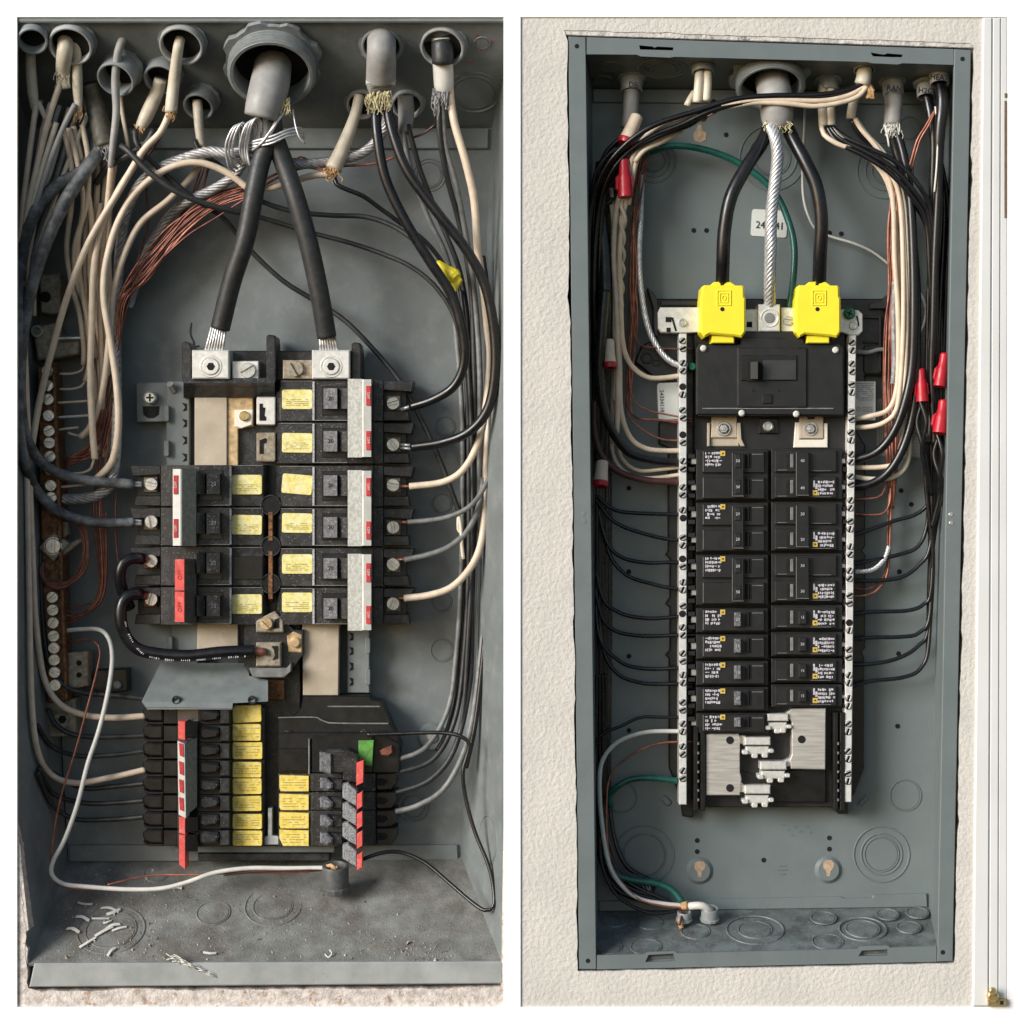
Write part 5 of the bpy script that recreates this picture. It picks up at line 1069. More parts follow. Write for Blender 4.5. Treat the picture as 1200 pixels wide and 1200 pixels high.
part("green_screw", 'terra', cb, lambda m: m.cyl(996, 367, 7, -76, -66, 20, 2.5), True)
part("screw_recess", 'dark', cb, lambda m: (m.box(992.5, 366.4, 999.5, 367.8, -67, -65.7, 0, 20), m.box(995.3, 363.5, 996.7, 370.5, -67, -65.6, 0, 20)))
part("lug_block", 'alu', cb, lambda m: m.box(889, 356.5, 914, 388.5, -98, -60, 1.2))
part("lug_screw", 'alu', cb, lambda m: (m.ring(902, 372.5, 9, 11.4, -60.6, -58.8, 30), m.cyl(902, 372.5, 8.8, -62, -59.4, 26, 1)), True)
part("lug_socket", 'w_gry', cb, lambda m: m.cyl(902, 372.5, 6.2, -60, -58.7, 20, .1))
part("lug_block", 'alu', cb, lambda m: m.prism([(915.5, 360), (932, 360.5), (932, 389), (926, 391), (915.5, 390)], -98, -68, 1.2))
part("screw", 'steel', cb, lambda m: screw(m, 924, 375.5, 5.6, -68.5, -65, 8))
# ---- yellow lug covers
def lug_cover(x, lab):
    t = thing("lug_cover", lab, "lug cover", (x, 365, -50), "yellow lug covers")
    b = [(x-24, 336), (x-21, 334), (x+24, 334.5), (x+26, 337), (x+26, 347), (x+27.5, 350), (x+27.5, 389), (x+23, 395.5), (x+15, 394), (x-14, 391.5), (x-21, 395), (x-26, 389), (x-26, 350), (x-25, 347)]
    part("shell", 'yellow', t, lambda m: m.prism(b, -92, -44, 2.2))
    part("collar", 'yellow', t, lambda m: (m.prism([(x-14, 334), (x-10, 330.5), (x-1.5, 330), (x-1.5, 335), (x-14, 336)], -92, -48, 1), m.prism([(x+1.5, 330), (x+10, 330.5), (x+15, 334), (x+15, 336), (x+1.5, 335)], -92, -48, 1)))
    part("tab", 'yellow', t, lambda m: m.box(x-12.5, 393, x+14, 402, -92, -50, 1))
    part("vent_hole", 'dark', t, lambda m: m.cyl(x, 362.3, 2.5, -45, -43.5, 16, .1))
    def sq(m, r, w, z):
        cx, cy = x+2, 349
        for a in (rect(cx-r, cy-r*1.1, cx+r, cy-r*1.1+w), rect(cx-r, cy+r*1.1-w, cx+r, cy+r*1.1), rect(cx-r, cy-r*1.1+w, cx-r+w, cy+r*1.1-w), rect(cx+r-w, cy-r*1.1+w, cx+r, cy+r*1.1-w)): m.prism(a, -44.5, z, .15)
    part("embossed_logo", 'yellow', t, lambda m: (sq(m, 8.2, .9, -43), sq(m, 5.2, .9, -43), m.ring(x+2, 349, 1.6, 2.8, -44.4, -43, 14, 1.2)))
lug_cover(846.5, "yellow plastic lug cover on the black cable nearer the green wire's start")
lug_cover(958, "yellow plastic lug cover beside the green crossbar screw")
# ---- neutral bars
def nbar(lab, xt, xb, ytop, ybot, rnd):
    t = thing("neutral_bar", lab, "neutral bar", ((xt+xb)/2, (ytop+ybot)/2, -66))
    def xx(y): return xt+(xb-xt)*(y-ytop)/(ybot-ytop)
    part("bar", 'bar', t, lambda m: m.prism([(xt-4.3, ytop), (xt+4.3, ytop), (xb+4.4, ybot), (xb-4.4, ybot)], -98, -64, .8))
    y = ytop+8; k = 0
    while y < ybot-12:
        x = xx(y)+rnd.uniform(-.4, .4)
        kind = rnd.random()
        if kind < .9: part("screw", 'steel', t, lambda m: screw(m, x, y, 3.6, -64.5, -61.5, -rnd.uniform(20, 75), 12, .34))
        else: part("open_hole", 'dark', t, lambda m: m.cyl(x, y, 3.4, -65, -63.4, 14, .1))
        part("screw_well", 'dark', t, lambda m: m.cyl(x-.3, y+.4, 4.15, -66, -63.75, 14, .1))
        y += 9.2 if k % 2 == 0 else rnd.uniform(15, 23); k += 1
nbar("long silver neutral bar with many screws beside the gray-handled breakers", 800.5, 800.5, 391, 943, random.Random(31))
nbar("long silver neutral bar with many screws on the door casing side of the breakers", 999, 993.5, 393, 940, random.Random(32))
part("green_screw", 'terra', cb, lambda m: m.cyl(811.5, 429.5, 4.4, -82, -70, 14, 1), True)
# ---- main breaker
mbk = thing("main_breaker", "large black main breaker with a recessed handle between the two silver neutral bars", "main breaker", (902, 445, -60))
part("case", 'black_flat', mbk, lambda m: m.prism([(820, 403), (868, 403), (868, 395), (942, 396), (942, 402), (984, 403), (988, 408), (989, 487), (816, 486), (816, 408)], -98, -58, 1.5))
part("face", 'black_flat', mbk, lambda m: m.prism(rrect(864, 407, 946, 478, 2), -60, -55, 1.5))
part("shoulder", 'black_flat', mbk, lambda m: m.box(868, 388, 942, 408, -98, -62, 1.5))
part("handle_plate", 'black', mbk, lambda m: m.box(868, 416, 934, 446, -56, -53, .7))
part("handle_well", 'dark', mbk, lambda m: m.box(876, 421, 895, 447, -54, -52.6, .2))
part("handle", 'black_flat', mbk, lambda m: m.extr_y([(879, -54), (879.5, -40), (888, -38), (890, -54)], 424, 444))
part("window", 'panel', mbk, lambda m: m.box(894, 422, 933, 445, -54, -52.4, .3))
m = MB()
part("lower_tab", 'black', mbk, lambda m: m.box(893.5, 462, 905, 473, -56, -53, .8))
for x in (883, 913): part("test_hole", 'dark', mbk, lambda m: m.cyl(x, 457.5, 1.8, -56, -54.6, 10, .1))
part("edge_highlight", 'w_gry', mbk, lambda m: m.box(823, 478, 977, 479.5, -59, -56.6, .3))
for x, y in ((824.5, 408), (979.5, 410), (869.5, 484), (933.5, 485)): part("screw", 'tie_white', mbk, lambda m: m.cyl(x, y, 3.8, -58.5, -54, 16, 1.6), True)
part("bottom_edge", 'black', mbk, lambda m: m.box(818, 480, 986, 488, -98, -60, 1))
tx = text("OFF", 925, 417.5, -54.2, 4, M['ink_gray'], mbk)
# terminals under the main
for i, (x, mt2, lab) in enumerate(((848.5, 'bus_tan', "bronze-toned terminal plate with a bright hex screw below the main breaker"), (950, 'tin_cream', "cream-edged terminal plate with a bright hex screw below the main breaker"))):
    t = thing("line_terminal", lab, "terminal", (x, 505, -80))
    if i == 0:
        part("bracket", mt2, t, lambda m: (m.box(832, 495, 866, 523, -98, -82.5, .8), m.prism([(829, 495.5), (832, 495.5), (831.8, 523), (828.8, 523)], -98, -78, .6), m.prism([(864, 495.5), (868, 495.5), (869, 514), (873, 523), (868, 523), (864, 514)], -98, -79, .6)))
        part("clamp_plate", 'bus_tan', t, lambda m: m.prism([(834, 484), (848, 484), (848, 489), (853, 489), (853, 485), (863.5, 486), (864, 513), (833, 513), (834, 500)], -84, -79, .8))
    else:
        part("bracket", mt2, t, lambda m: m.prism([(932, 495), (937, 495), (937, 515), (965, 515), (965, 496), (970, 496), (970, 524.5), (930, 524.5)], -98, -80, .8))
        part("clamp_plate", 'bus_tan', t, lambda m: m.prism([(937, 489), (946, 488), (947, 491), (955, 491), (956, 488), (965, 489), (965, 514), (937, 514)], -84, -78, .8))
    part("washer", 'steel', t, lambda m: m.ring(x, 502.5, 5, 9, -79, -76.4, 26), True)
    part("hex_screw", 'steel', t, lambda m: (m.prism(circ(x, 502.5, 5.4, 6), -79, -73, .8), m.cyl(x, 502.5, 2.2, -74, -72.2, 12, .5)))
t = thing("centre_screw", "bright round screw on a black block between the two line terminals", "screw", (900, 499, -75))
part("block", 'black', t, lambda m: m.box(889, 490, 912, 508, -98, -80, 1))
part("screw", 'steel', t, lambda m: (m.cyl(900.5, 499.5, 6.2, -80, -75, 20, 1.2), m.ring(900.5, 499.5, 3.4, 5.4, -75.5, -73.8, 20)), True)
# ---- plug-on breakers of the new panel
def marks(t, x0, y0, rnd, flip=False, key=[0]):
    m = MB()
    # irregular lines of printed characters
    rows = 4; W_ = 17 if not flip else 18
    for r in range(rows):
        y = y0+r*4.5; x = x0
        while x < x0+W_:
            w = rnd.choice((1, 1.3, 1.6, 2.4)); 
            if rnd.random() < .78: m.box(x, y+rnd.uniform(0, .8), x+w, y+rnd.uniform(2.6, 3.9), -58.2, -57.7, 0)
            if rnd.random() < .35: m.box(x, y+1.2, x+w+1, y+2.2, -58.2, -57.6, 0)
            x += w+rnd.choice((.4, .6, 1.0))
    m.build("white_print", M['print'], t)
def new_pole(t, side, y, h, rating, bright, printed, two):
    rnd = random.Random(int(y)+side)
    if side < 0:
        part("step", 'black_flat', t, lambda m: m.box(823, y+2.5, 896, y+h-2.5, -64, -58.6, .8))
        part("frame_line", 'w_gry', t, lambda m: (m.box(824, y+3, 824.6, y+h-4, -59, -58.1, 0), m.box(881, y+6, 894, y+6.7, -59, -58.1, 0)))
        part("handle_slot", 'dark', t, lambda m: m.box(873, y+4.5, 881, y+h-8, -60, -58.2, .2))
        part("slot_rim", 'black', t, lambda m: m.box(876.5, y+5, 878, y+h-8.5, -60, -56.5, .3))
        part("handle", 'toggle' if bright else 'black_flat', t, lambda m: m.box(861, y+6, 868.5, y+h-8, -62, -50, .8))
        text(rating, 864.7, y+h/2-1, -49.6, 5, M['print'] if bright else M['print'], t, rot=0, name="rating_mark")
        if printed:
            marks(t, 826.5, y+3.2, rnd)
            part("yellow_square", 'gold', t, lambda m: m.box(844.2, y+2.4, 850, y+8.4, -58.6, -57.2, .2))
            part("square_mark", 'ink', t, lambda m: m.box(846.2, y+4.5, 848, y+6.3, -57.3, -56.9, 0))
        part("terminal_lug", 'steel', t, lambda m: m.box(810, y+h/2-5, 817, y+h/2+3, -84, -70, .8))
    else:
        part("step", 'black_flat', t, lambda m: m.box(908, y+2.5, 980, y+h-2.5, -64, -58.6, .8))
        part("frame_line", 'ink_gray', t, lambda m: (m.box(911, y+h-5, 922, y+h-4.4, -59, -58.1, 0), m.box(950, y+h-4, 974, y+h-3.5, -59, -58.1, 0)))
        part("handle_slot", 'dark', t, lambda m: m.box(921.5, y+6.5, 926, y+h-7, -60, -58.2, .2))
        part("slot_bar", 'w_gry', t, lambda m: m.box(926.2, y+7, 930, y+h-7.5, -60, -57, .5))
        part("handle", 'black_flat', t, lambda m: m.box(936, y+7, 945, y+h-7, -62, -52, .8))
        text(rating, 940.4, y+h/2, -51.6, 4.6, M['print'], t, name="rating_mark")
        if printed:
            marks(t, 958.5, y+h-23, rnd, True)
            part("white_print", 'print', t, lambda m: (m.box(953, y+h-23, 955, y+h-15, -58.4, -57.6, 0), m.box(955.5, y+h-19, 958, y+h-13, -58.4, -57.6, 0)))
            part("yellow_square", 'gold', t, lambda m: m.box(952.5, y+h-11.5, 958.3, y+h-5.5, -58.6, -57.2, .2))
            part("square_mark", 'ink', t, lambda m: m.box(954.4, y+h-9.6, 956.2, y+h-7.8, -57.3, -56.9, 0))
        part("terminal_lug", 'steel', t, lambda m: m.box(985, y+h/2-4, 990.5, y+h/2+3, -84, -68, .8))
def new_breaker(side, y0, y1, two, lab, ratings, prints, bright=False):
    xa, xb = (816, 900.5) if side < 0 else (904, 987)
    t = thing("circuit_breaker", lab, "circuit breaker", ((xa+xb)/2, (y0+y1)/2, -70), "plug-on breakers of the new panel")
    part("case", 'black_flat', t, lambda m: m.box(xa, y0+.5, xb, y1-.8, -98, -63.5, 1))
    if two:
        hm = (y0+y1)/2
        new_pole(t, side, y0, hm-y0, ratings, bright, prints[0], True); new_pole(t, side, hm, y1-hm, ratings, bright, prints[1], True)
        xt = (858, 871.5) if side < 0 else (933, 948)
        part("handle_tie", 'black_flat', t, lambda m: m.prism([(xt[0], y0+5), (xt[1], y0+5), (xt[1], y1-5), (xt[0], y1-5)], -60, -51.2, .7))
        part("tie_rim", 'w_gry' if side < 0 else 'ink_gray', t, lambda m: (m.box(xt[0], y0+5, xt[0]+.6, y1-5, -52, -50.9, 0), m.box(xt[0], y1-6, xt[1], y1-5.4, -52, -50.9, 0)))
        text(ratings, (xt[0]+xt[1])/2, y0+15, -50.6, 5, M['print'], t, name="rating_mark"); text(ratings, (xt[0]+xt[1])/2, y1-14, -50.6, 5, M['print'], t, name="rating_mark")
    else: new_pole(t, side, y0, y1-y0, ratings, bright, prints[0], False)
L_ = "in the row under the first yellow cover"
nbk = new_breaker
nbk(-1, 526, 587, True, "two-pole breaker rated 50, directly below the bronze-toned terminal", "50", (True, False))
nbk(-1, 588.5, 648, True, "two-pole breaker with its printed half uppermost, second below the bronze-toned terminal", "20", (True, False))
nbk(-1, 649.5, 710, True, "two-pole breaker just above the run of gray-handled single breakers", "30", (True, False))
for i, (y, w_) in enumerate(((712, "topmost gray-handled single breaker"), (743, "second gray-handled single breaker from the top"), (774, "middle gray-handled single breaker, its handle palest"), (804.5, "fourth gray-handled single breaker from the top"), (835, "lowest gray-handled single breaker, touching the two-hole bus plate"))):
    nbk(-1, y, y+30 if i < 4 else y+25, False, w_, "20" if i in (0, 3) else "15", (True,), True)
nbk(1, 525, 586, True, "two-pole breaker directly below the cream-edged terminal plate", "40", (False, True))
nbk(1, 587.5, 646.5, True, "two-pole breaker with its printed half lowermost, second below the cream-edged terminal", "30", (False, True))
nbk(1, 648, 707, True, "two-pole breaker just above the four black-handled single breakers", "30", (False, True))
for i, (y, w_) in enumerate(((708.5, "topmost black-handled single breaker, across from the gray-handled ones"), (740, "second black-handled single breaker from the top"), (771, "third black-handled single breaker from the top"), (801.5, "lowest black-handled single breaker, touching the one-hole bus plate"))):
    nbk(1, y, y+30 if i < 3 else y+28, False, w_, "20" if i == 1 else "15", (True,))
# ---- stickers
st = thing("number_sticker", "white rounded sticker numbered 243341 behind the silver ground cable", "sticker", (901, 261, Rz+2))
part("paper", 'paper', st, lambda m: m.prism(rrect(880.5, 246, 922.5, 277.5, 3), Rz, Rz+1, .1, 3.5))
text("243341", 902.2, 264.5, Rz+1.5, 12.5, M['ink'], st, rot=3.5, sx=.93)
st = thing("serial_sticker", "white rounded sticker with an upright serial number beside the silver neutral bar", "sticker", (785, 470, -97))
part("paper", 'paper', st, lambda m: m.prism(rrect(771, 448.5, 800, 491.5, 3), Rz, -96.6, .1, -2.5))
text("24334110", 775.5, 470, -96, 6.8, M['ink'], st, rot=88)
st = thing("rating_label", "gray-white rating label with lines of fine print and a small emblem beside the neutral bar", "label", (1013, 467, -97))
part("paper", 'paper', st, lambda m: m.prism(rect(1002, 447, 1026, 492.5), -98, -96.8, .1))
part("fine_print", 'ink_gray', st, lambda m: (label_lines(m, 1003.5, 448, 1024, 470, -96.2, random.Random(6), 9, .85), label_lines(m, 1011, 476, 1023, 483, -96.2, random.Random(7), 3, 1)))
part("emblem", 'gold', st, lambda m: m.ring(1006.5, 479, 1.4, 2.8, -97, -96, 14))
st = thing("caution_label", "tall gray label partly behind the bare copper wires", "label", (1034, 502, Rz+1))
part("paper", 'paper_gray', st, lambda m: m.prism(rrect(1027.5, 467, 1050, 534, 2), Rz, Rz+1, .1))
mm = MB(); rn = random.Random(12)
for k in range(5):
    y = 474
    while y < 530:
        l = rn.uniform(1.5, 5); mm.box(1030+k*2.6, y, 1030.8+k*2.6, y+l, Rz+.9, Rz+1.4, 0); y += l+1
mm.build("fine_print", M['ink_gray'], st)
st = thing("directory_label", "gray gridded label with tiny print behind the thick black wires", "label", (1066, 508, Rz+1))
part("paper", 'paper_gray', st, lambda m: m.prism(rect(1050.5, 466, 1078, 537), Rz, Rz+1.2, .1))
mm = MB()
for y in range(470, 535, 4): label_lines(mm, 1060, y, 1076.5, y+3, Rz+1.7, rn, 1, .85)
mm.build("fine_print", M['ink_gray'], st)
# ================================================================ NEW PANEL wires
wire("heavy black service cable curving to the yellow cover nearer the green wire's start", "900,152,-54 892,170,-46 874,196,-38 857,230,-34 849,270,-36 847,305,-42 846.5,335,-58", 8, 'w_blk', n=18, name="service_cable", cat="cable")
wire("heavy black service cable curving to the yellow cover beside the green screw", "922,148,-54 930,165,-46 943,188,-38 957,220,-34 962,258,-36 961,300,-44 960,335,-58", 8.2, 'w_blk', n=18, name="service_cable", cat="cable")
stranded("bright twisted aluminium neutral cable hanging to the round lug between the yellow covers", "901,144,-44 908,160,-30 911,185,-28 908,215,-28 904,250,-30 903,290,-34 902,330,-48 902,358,-66", 7.2, 8, .022, 'strand', sr=2.9)
wire("dark green insulated ground wire arching behind the cables to the crossbar lug", "737,188,-98 760,178,-92 790,171,-88 822,174,-86 856,186,-86 886,204,-86 908,226,-84 922,252,-80 930,285,-76 930,320,-74 925,362,-76", 4, 'w_green', n=12)
wire("thin gray-white wire dropping behind the heavy cable toward the right", "943,118,-96 942,150,-98 940,195,-100 941,230,-100 948,255,-100 958,270,-102 975,278,-102 1000,285,-102 1022,295,-102 1042,310,-104", 1.6, 'w_white', n=7)
wire("thin white wire end curving in midair beside the thick black wires", "1071,336,-90 1080,346,-90 1085,362,-90 1083,380,-90 1076,396,-90", 1.8, 'w_white', n=7)
wire("short gray insulated lead entering the neutral bar beside the yellow cover", "1003,412,-78 1018,413,-84 1028,410,-86 1042,409,-88", 2.6, 'w_gry')
# upper sweep bundle
tb = (("uppermost black wire sweeping from the kraft-papered connector across to the left bundle", 'w_blk', 3.4, "1012,99,-34 985,108,-30 950,112,-28 905,112,-26 860,117,-26 815,130,-28 765,148,-32 730,172,-38 705,205,-46 692,250,-54 689,330,-60 690,420,-64 692,520,-72"),
      ("second black wire of the upper sweep, shiny along its top", 'w_blk', 3.4, "1010,102,-36 980,113,-32 945,118,-30 900,118,-28 860,122,-28 828,132,-30 800,146,-36 765,160,-42 735,180,-46 712,210,-52 700,255,-60 696,330,-66 698,430,-74 700,540,-80"),
      ("lower black wire of the sweep, behind the pinkish cream wire", 'w_blk', 3.2, "838,118,-46 826,132,-42 808,146,-40 775,158,-42 742,176,-46 718,202,-52 706,245,-60 702,310,-66 704,400,-74 706,470,-80"),
      ("upper cream wire of the sweep from the kraft-papered connector", 'w_tan', 2.8, "1014,101,-33 995,112,-30 965,118,-29 925,117,-27 880,118,-26 845,124,-28"),
      ("lowest cream wire of the sweep crossing the service cable", 'w_tan', 3, "1016,101,-32 1006,113,-29 985,120,-28 955,124,-27 920,121,-26 885,121,-27 850,126,-30 832,130,-34"),
      ("cream wire arching from the double connector into the left bundle", 'w_tan', 3.4, "826,128,-44 800,137,-42 775,146,-44 755,162,-46 742,180,-50 735,210,-56 724,240,-60 720,290,-64 722,360,-66 724,430,-68 723,500,-70 719,520,-74"),
      ("second cream wire arching beneath the first from the double connector", 'w_tan', 3.2, "822,134,-48 790,152,-46 768,163,-48 750,180,-50 742,205,-56 736,240,-62"),
      ("pinkish cream wire lowest of the arch, ending in the red nut", 'w_tan', 3, "800,152,-50 776,166,-50 755,176,-48 744,190,-50"))
for l, mt_, r_, p in tb: wire(l, p, r_, mt_)
wire("bare copper wire under the upper sweep", "870,122,-34 845,128,-36 830,136,-42 808,142,-48 790,150,-52", 1.1, 'copper', n=6)
# left vertical bundle of blacks
rn = random.Random(77)
lb_ = [("697,200,-58", 'w_blk', 3.2), ("703,190,-62", 'w_blk', 3.4), ("709,195,-70", 'w_blk', 3.2), ("713,205,-80", 'w_blk', 3), ("700,215,-86", 'w_blk', 3), ("693,260,-70", 'w_blk', 3)]
ends = ["690,560,-84 702,584,-84 724,598,-82 765,602,-80 812,603,-78", "694,560,-88 708,598,-84 728,616,-82 760,627,-80 790,632,-78 818,631,-76", "698,560,-90 708,625,-86 724,650,-84 755,659,-82 790,660,-78 818,661,-76", "702,560,-92 712,640,-88 732,672,-84 765,684,-82 795,690,-78 818,691,-76",
        "694,600,-94 704,690,-90 724,716,-86 755,725,-84 790,724,-78 816,721,-76", "690,620,-96 702,710,-92 718,738,-88 750,744,-86 790,745,-78 816,744,-76", "699,640,-94 702,740,-92 724,774,-88 752,784,-86 790,783,-78 816,780,-76", "704,660,-94 706,750,-92 722,788,-88 752,799,-86 790,801,-78 812,801,-76"]
nm = ["topmost of the thin black wires fanning into the left breaker row", "second thin black wire into the left row, crossing above a screw hole", "third thin black wire into the left row, gently sagging", "fourth thin black wire into the left row, just below the third screw hole gap",
      "fifth thin black wire into the left row, at the topmost gray-handled breaker", "sixth thin black wire into the left row, nearly level", "seventh thin black wire into the left row, sagging below a screw hole", "eighth and lowest thin black wire sagging into the left row"]
for i, e in enumerate(ends):
    s_ = lb_[i % 6]; sx_, sy_, sz_ = (float(q) for q in s_[0].split(','))
    dx = (i//6)*3
    wire(nm[i], [(sx_+dx+26, sy_-28, sz_+4), (sx_+dx, sy_+6, sz_), (690+(i*3.1) % 16, 300+i*6, -66-i*3), (692+(i*4.3) % 17, 430, -72-i*2.5)]+sp(e), 2.3, 'w_blk', wob=1.3)
for i in range(11):  # bundle thickened with added wires to darken the shaded left side
    x = 690+i*2.3
    wire("black wire running the length of the left side bundle in the new panel", [(x+40-i*1.5, 160+i*2, -54-i*2), (x+16, 186+i*3, -60-i*3), (x+3, 250, -68-i*3.4), (x, 400, -74-i*3), (x+1.5, 560, -78-i*2.6), (x+1, 700, -88-i*1.6), (x+1, 830, -96-i*.6), (x+1.5, 950, -98-i*.4), (706+i*2.5, 1012, -96), (724+i*4, 1044-i, -92), (762, 1058-i, -86)], 2.9, 'w_blk', group="plain black wires in the left side bundle", wob=1.3)
wire("black wire rising from the left bundle to the lowest gray-handled breaker", "706,985,-80 700,930,-82 698,880,-84 704,862,-84 730,850,-84 750,841,-82 775,840,-80 818,841,-76", 1.9, 'w_blk')
wire("thick black wire curving to the upper pole of the breaker rated 50", "709,340,-52,6.5 705,390,-52,6.5 703,440,-54,6 711,490,-58,5.4 733,528,-64,5 762,539,-70,4.8 792,542,-74,4.6 820,541,-78,4.4", 5, 'w_blk', n=14)
wire("thick shiny black sleeve of wires beside the cream bundle", "704,190,-76,6 704,240,-72,8 708,300,-70,9 710,360,-70,9 709,400,-72,8", 8, 'w_blk', n=14)
wire("dark brown-black wire curving to the lower pole of the breaker rated 50", "697,470,-60 697,505,-62 706,535,-64 726,554,-68 758,562,-72 790,565,-75 820,567,-78", 4, 'w_brown', n=12)
# cream left bundle
wire("cream wire swinging out to the neutral bar below the green screw", "738,205,-62 730,250,-62 726,300,-62 727,350,-64 729,400,-66 739,426,-70 756,441,-74 775,443,-76 798,440,-78", 3, 'w_tan')
wire("cream wire swinging to the neutral bar just above the topmost left breaker", "717,240,-70 722,300,-70 725,370,-70 727,430,-70 728,480,-70 738,513,-72 756,525,-74 778,528,-76 798,528,-78", 3, 'w_tan')
wire("cream wire entering the neutral bar gap upper of two under the thick black wire", "730,280,-76 722,360,-78 720,440,-80 724,520,-80 733,542,-80 750,552,-80 772,551,-80 798,547,-80", 2.2, 'w_tan')
wire("cream wire entering the neutral bar gap lower of two under the thick black wire", "716,220,-78 722,300,-82 721,400,-84 717,500,-84 720,535,-82 734,554,-82 760,561,-80 798,556,-80", 2.4, 'w_tan')
wire("cream wire hugging the black bundle, cut short above the sleeve", "728,248,-66 718,290,-68 719,350,-70 722,420,-72 720,470,-74", 2.4, 'w_tan')
for k in range(2):
    P = []; 
    for i in range(24):
        a = i*1.05+k*math.pi; P.append((731-i*.25+2.8*math.sin(a), 230+i*6.5, -58-i*.7+2.8*math.cos(a)))
    wire(("first strand of the twisted cream pair below the red nut", "second strand of the twisted cream pair below the red nut")[k], P, 2.3, 'w_tan')
stranded("thin twisted aluminium cable dropping to the neutral bar by the green screw", "752,205,-80 751,250,-82 749,300,-82 752,345,-82 760,385,-82 774,412,-80 790,426,-78 806,429,-78", 3.6, 6, .03, 'strand', sr=1.6)
cgn = "bare copper wires dropping to the left neutral bar"
cp_ = ("760,178,-60 748,215,-70 742,270,-74 738,330,-76 741,380,-78 748,402,-78 770,408,-78 812,409,-78", "757,182,-62 745,230,-72 743,290,-76 741,370,-80 737,430,-82 741,466,-82 758,480,-82 780,486,-80 812,491,-80", "755,184,-64 744,240,-74 740,320,-78 744,390,-82 738,440,-84 736,474,-84 748,490,-82 775,493,-80 812,499,-80", "752,180,-66 742,250,-76 746,320,-80 738,400,-84 734,450,-86 736,485,-84 752,503,-82 775,514,-80 798,516,-80", "758,186,-60 750,240,-72 739,300,-78 736,380,-84 735,440,-86 735,480,-86", "746,210,-70 738,280,-80 747,360,-82 742,420,-84 738,470,-86 743,488,-84 765,491,-82 812,494,-80")
for i, p in enumerate(cp_): wire(("copper wire branching off highest to the neutral bar", "copper wire crossing the serial sticker, upper of the close pair", "copper wire crossing the serial sticker's lower edge", "copper wire branching off lowest, under the serial sticker", "copper wire straight down the left bundle without branching", "copper wire paired closely with the one over the serial sticker")[i]+" in the new panel", p, 1.1, 'copper' if i % 2 else 'copper_dk', n=6, wob=1)
# red twist-on connectors
def nut(lab, x0, y0, x1, y1, z0, z1, w=8, wing=0):
    t = thing("wire_nut", lab, "wire connector", ((x0+x1)/2, (y0+y1)/2, (z0+z1)/2), "red wire connectors")
    a = W(x0, y0, z0); b = W(x1, y1, z1); L = (b-a).length/S; ax = (b-a).normalized()
    m = MB(); m.lathe(a, ax, [(0, 0), (w*.55, 0), (w*.72, L*.05), (w*.7, L*.28), (w*.8, L*.4), (w*.95, L*.55), (w*.9, L*.62), (w, L*.9), (w*1.02, L), (w*.8, L*1.0), (0, L*.97)], 18); smooth_by_angle(m.build("shell", M['red_nut'], t), 30)
    if wing:
        c = (x0*.42+x1*.58, y0*.42+y1*.58); zz = z0*.4+z1*.6
        ux, uy = (x1-x0)/L, (y1-y0)/L; px, py = -uy, ux
        def q(s_, w_): return (c[0]+ux*s_*L+px*w_, c[1]+uy*s_*L+py*w_)
        m = MB(); m.prism([q(-.2, wing*w*.7), q(-.1, wing*w*1.25), q(.18, wing*w*1.3), q(.26, wing*w*.9)], zz-3, zz+3, 1); m.build("wing", M['red_nut'], t)
        m = MB(); m.prism([q(-.2, -wing*w*.7), q(-.1, -wing*w*1.15), q(.18, -wing*w*1.2), q(.26, -wing*w*.9)], zz-3, zz+3, 1); m.build("wing", M['red_nut'], t)
    return t
nut("large red wire nut on the cream twisted pair under the DRY cable", 731, 186, 733, 231, -50, -46, 9, 1)
nut("red wire nut beside the thick black wires, nearest the gridded label", 1079, 432, 1081, 471, -62, -58, 7.4, 1)
nut("red wire nut pointing up, highest and nearest the right flange", 1107, 414, 1101, 453, -52, -48, 7.4, -1)
nut("red wire nut lowest of the right group, partly behind the flange", 1106, 469, 1101, 508, -50, -44, 8.6, 1)
def skirt(lab, x0, y0, x1, y1, z, w):
    t = thing("wire_nut", lab, "wire connector", ((x0+x1)/2, (y0+y1)/2, z), "cream wire connectors with red rims")
    a = W(x0, y0, z-6); b = W(x1, y1, z); L = (b-a).length/S; ax = (b-a).normalized()
    m = MB(); m.lathe(a, ax, [(0, 0), (w*.6, 0), (w*.8, L*.06), (w*.85, L*.5), (w, L), (0, L)], 18); smooth_by_angle(m.build("shell", M['w_tan'], t), 30)
    m = MB(); m.lathe(b, ax, [(w*.5, 0), (w*1.05, 0), (w*1.1, 3), (w*.98, 6.5), (w*.4, 6.5)], 18); smooth_by_angle(m.build("rim", M['red_nut'], t), 30)
skirt("cream wire connector with red rim tucked beside the black sleeve", 714, 398, 715, 425, -52, 7.2)
skirt("cream wire connector with red rim against the left flange, lower one", 706, 540, 704, 564, -54, 9)
skirt("cream wire connector with red rim under the DRY cable, above the large red nut", 747, 135, 735, 163, -46, 9.5)
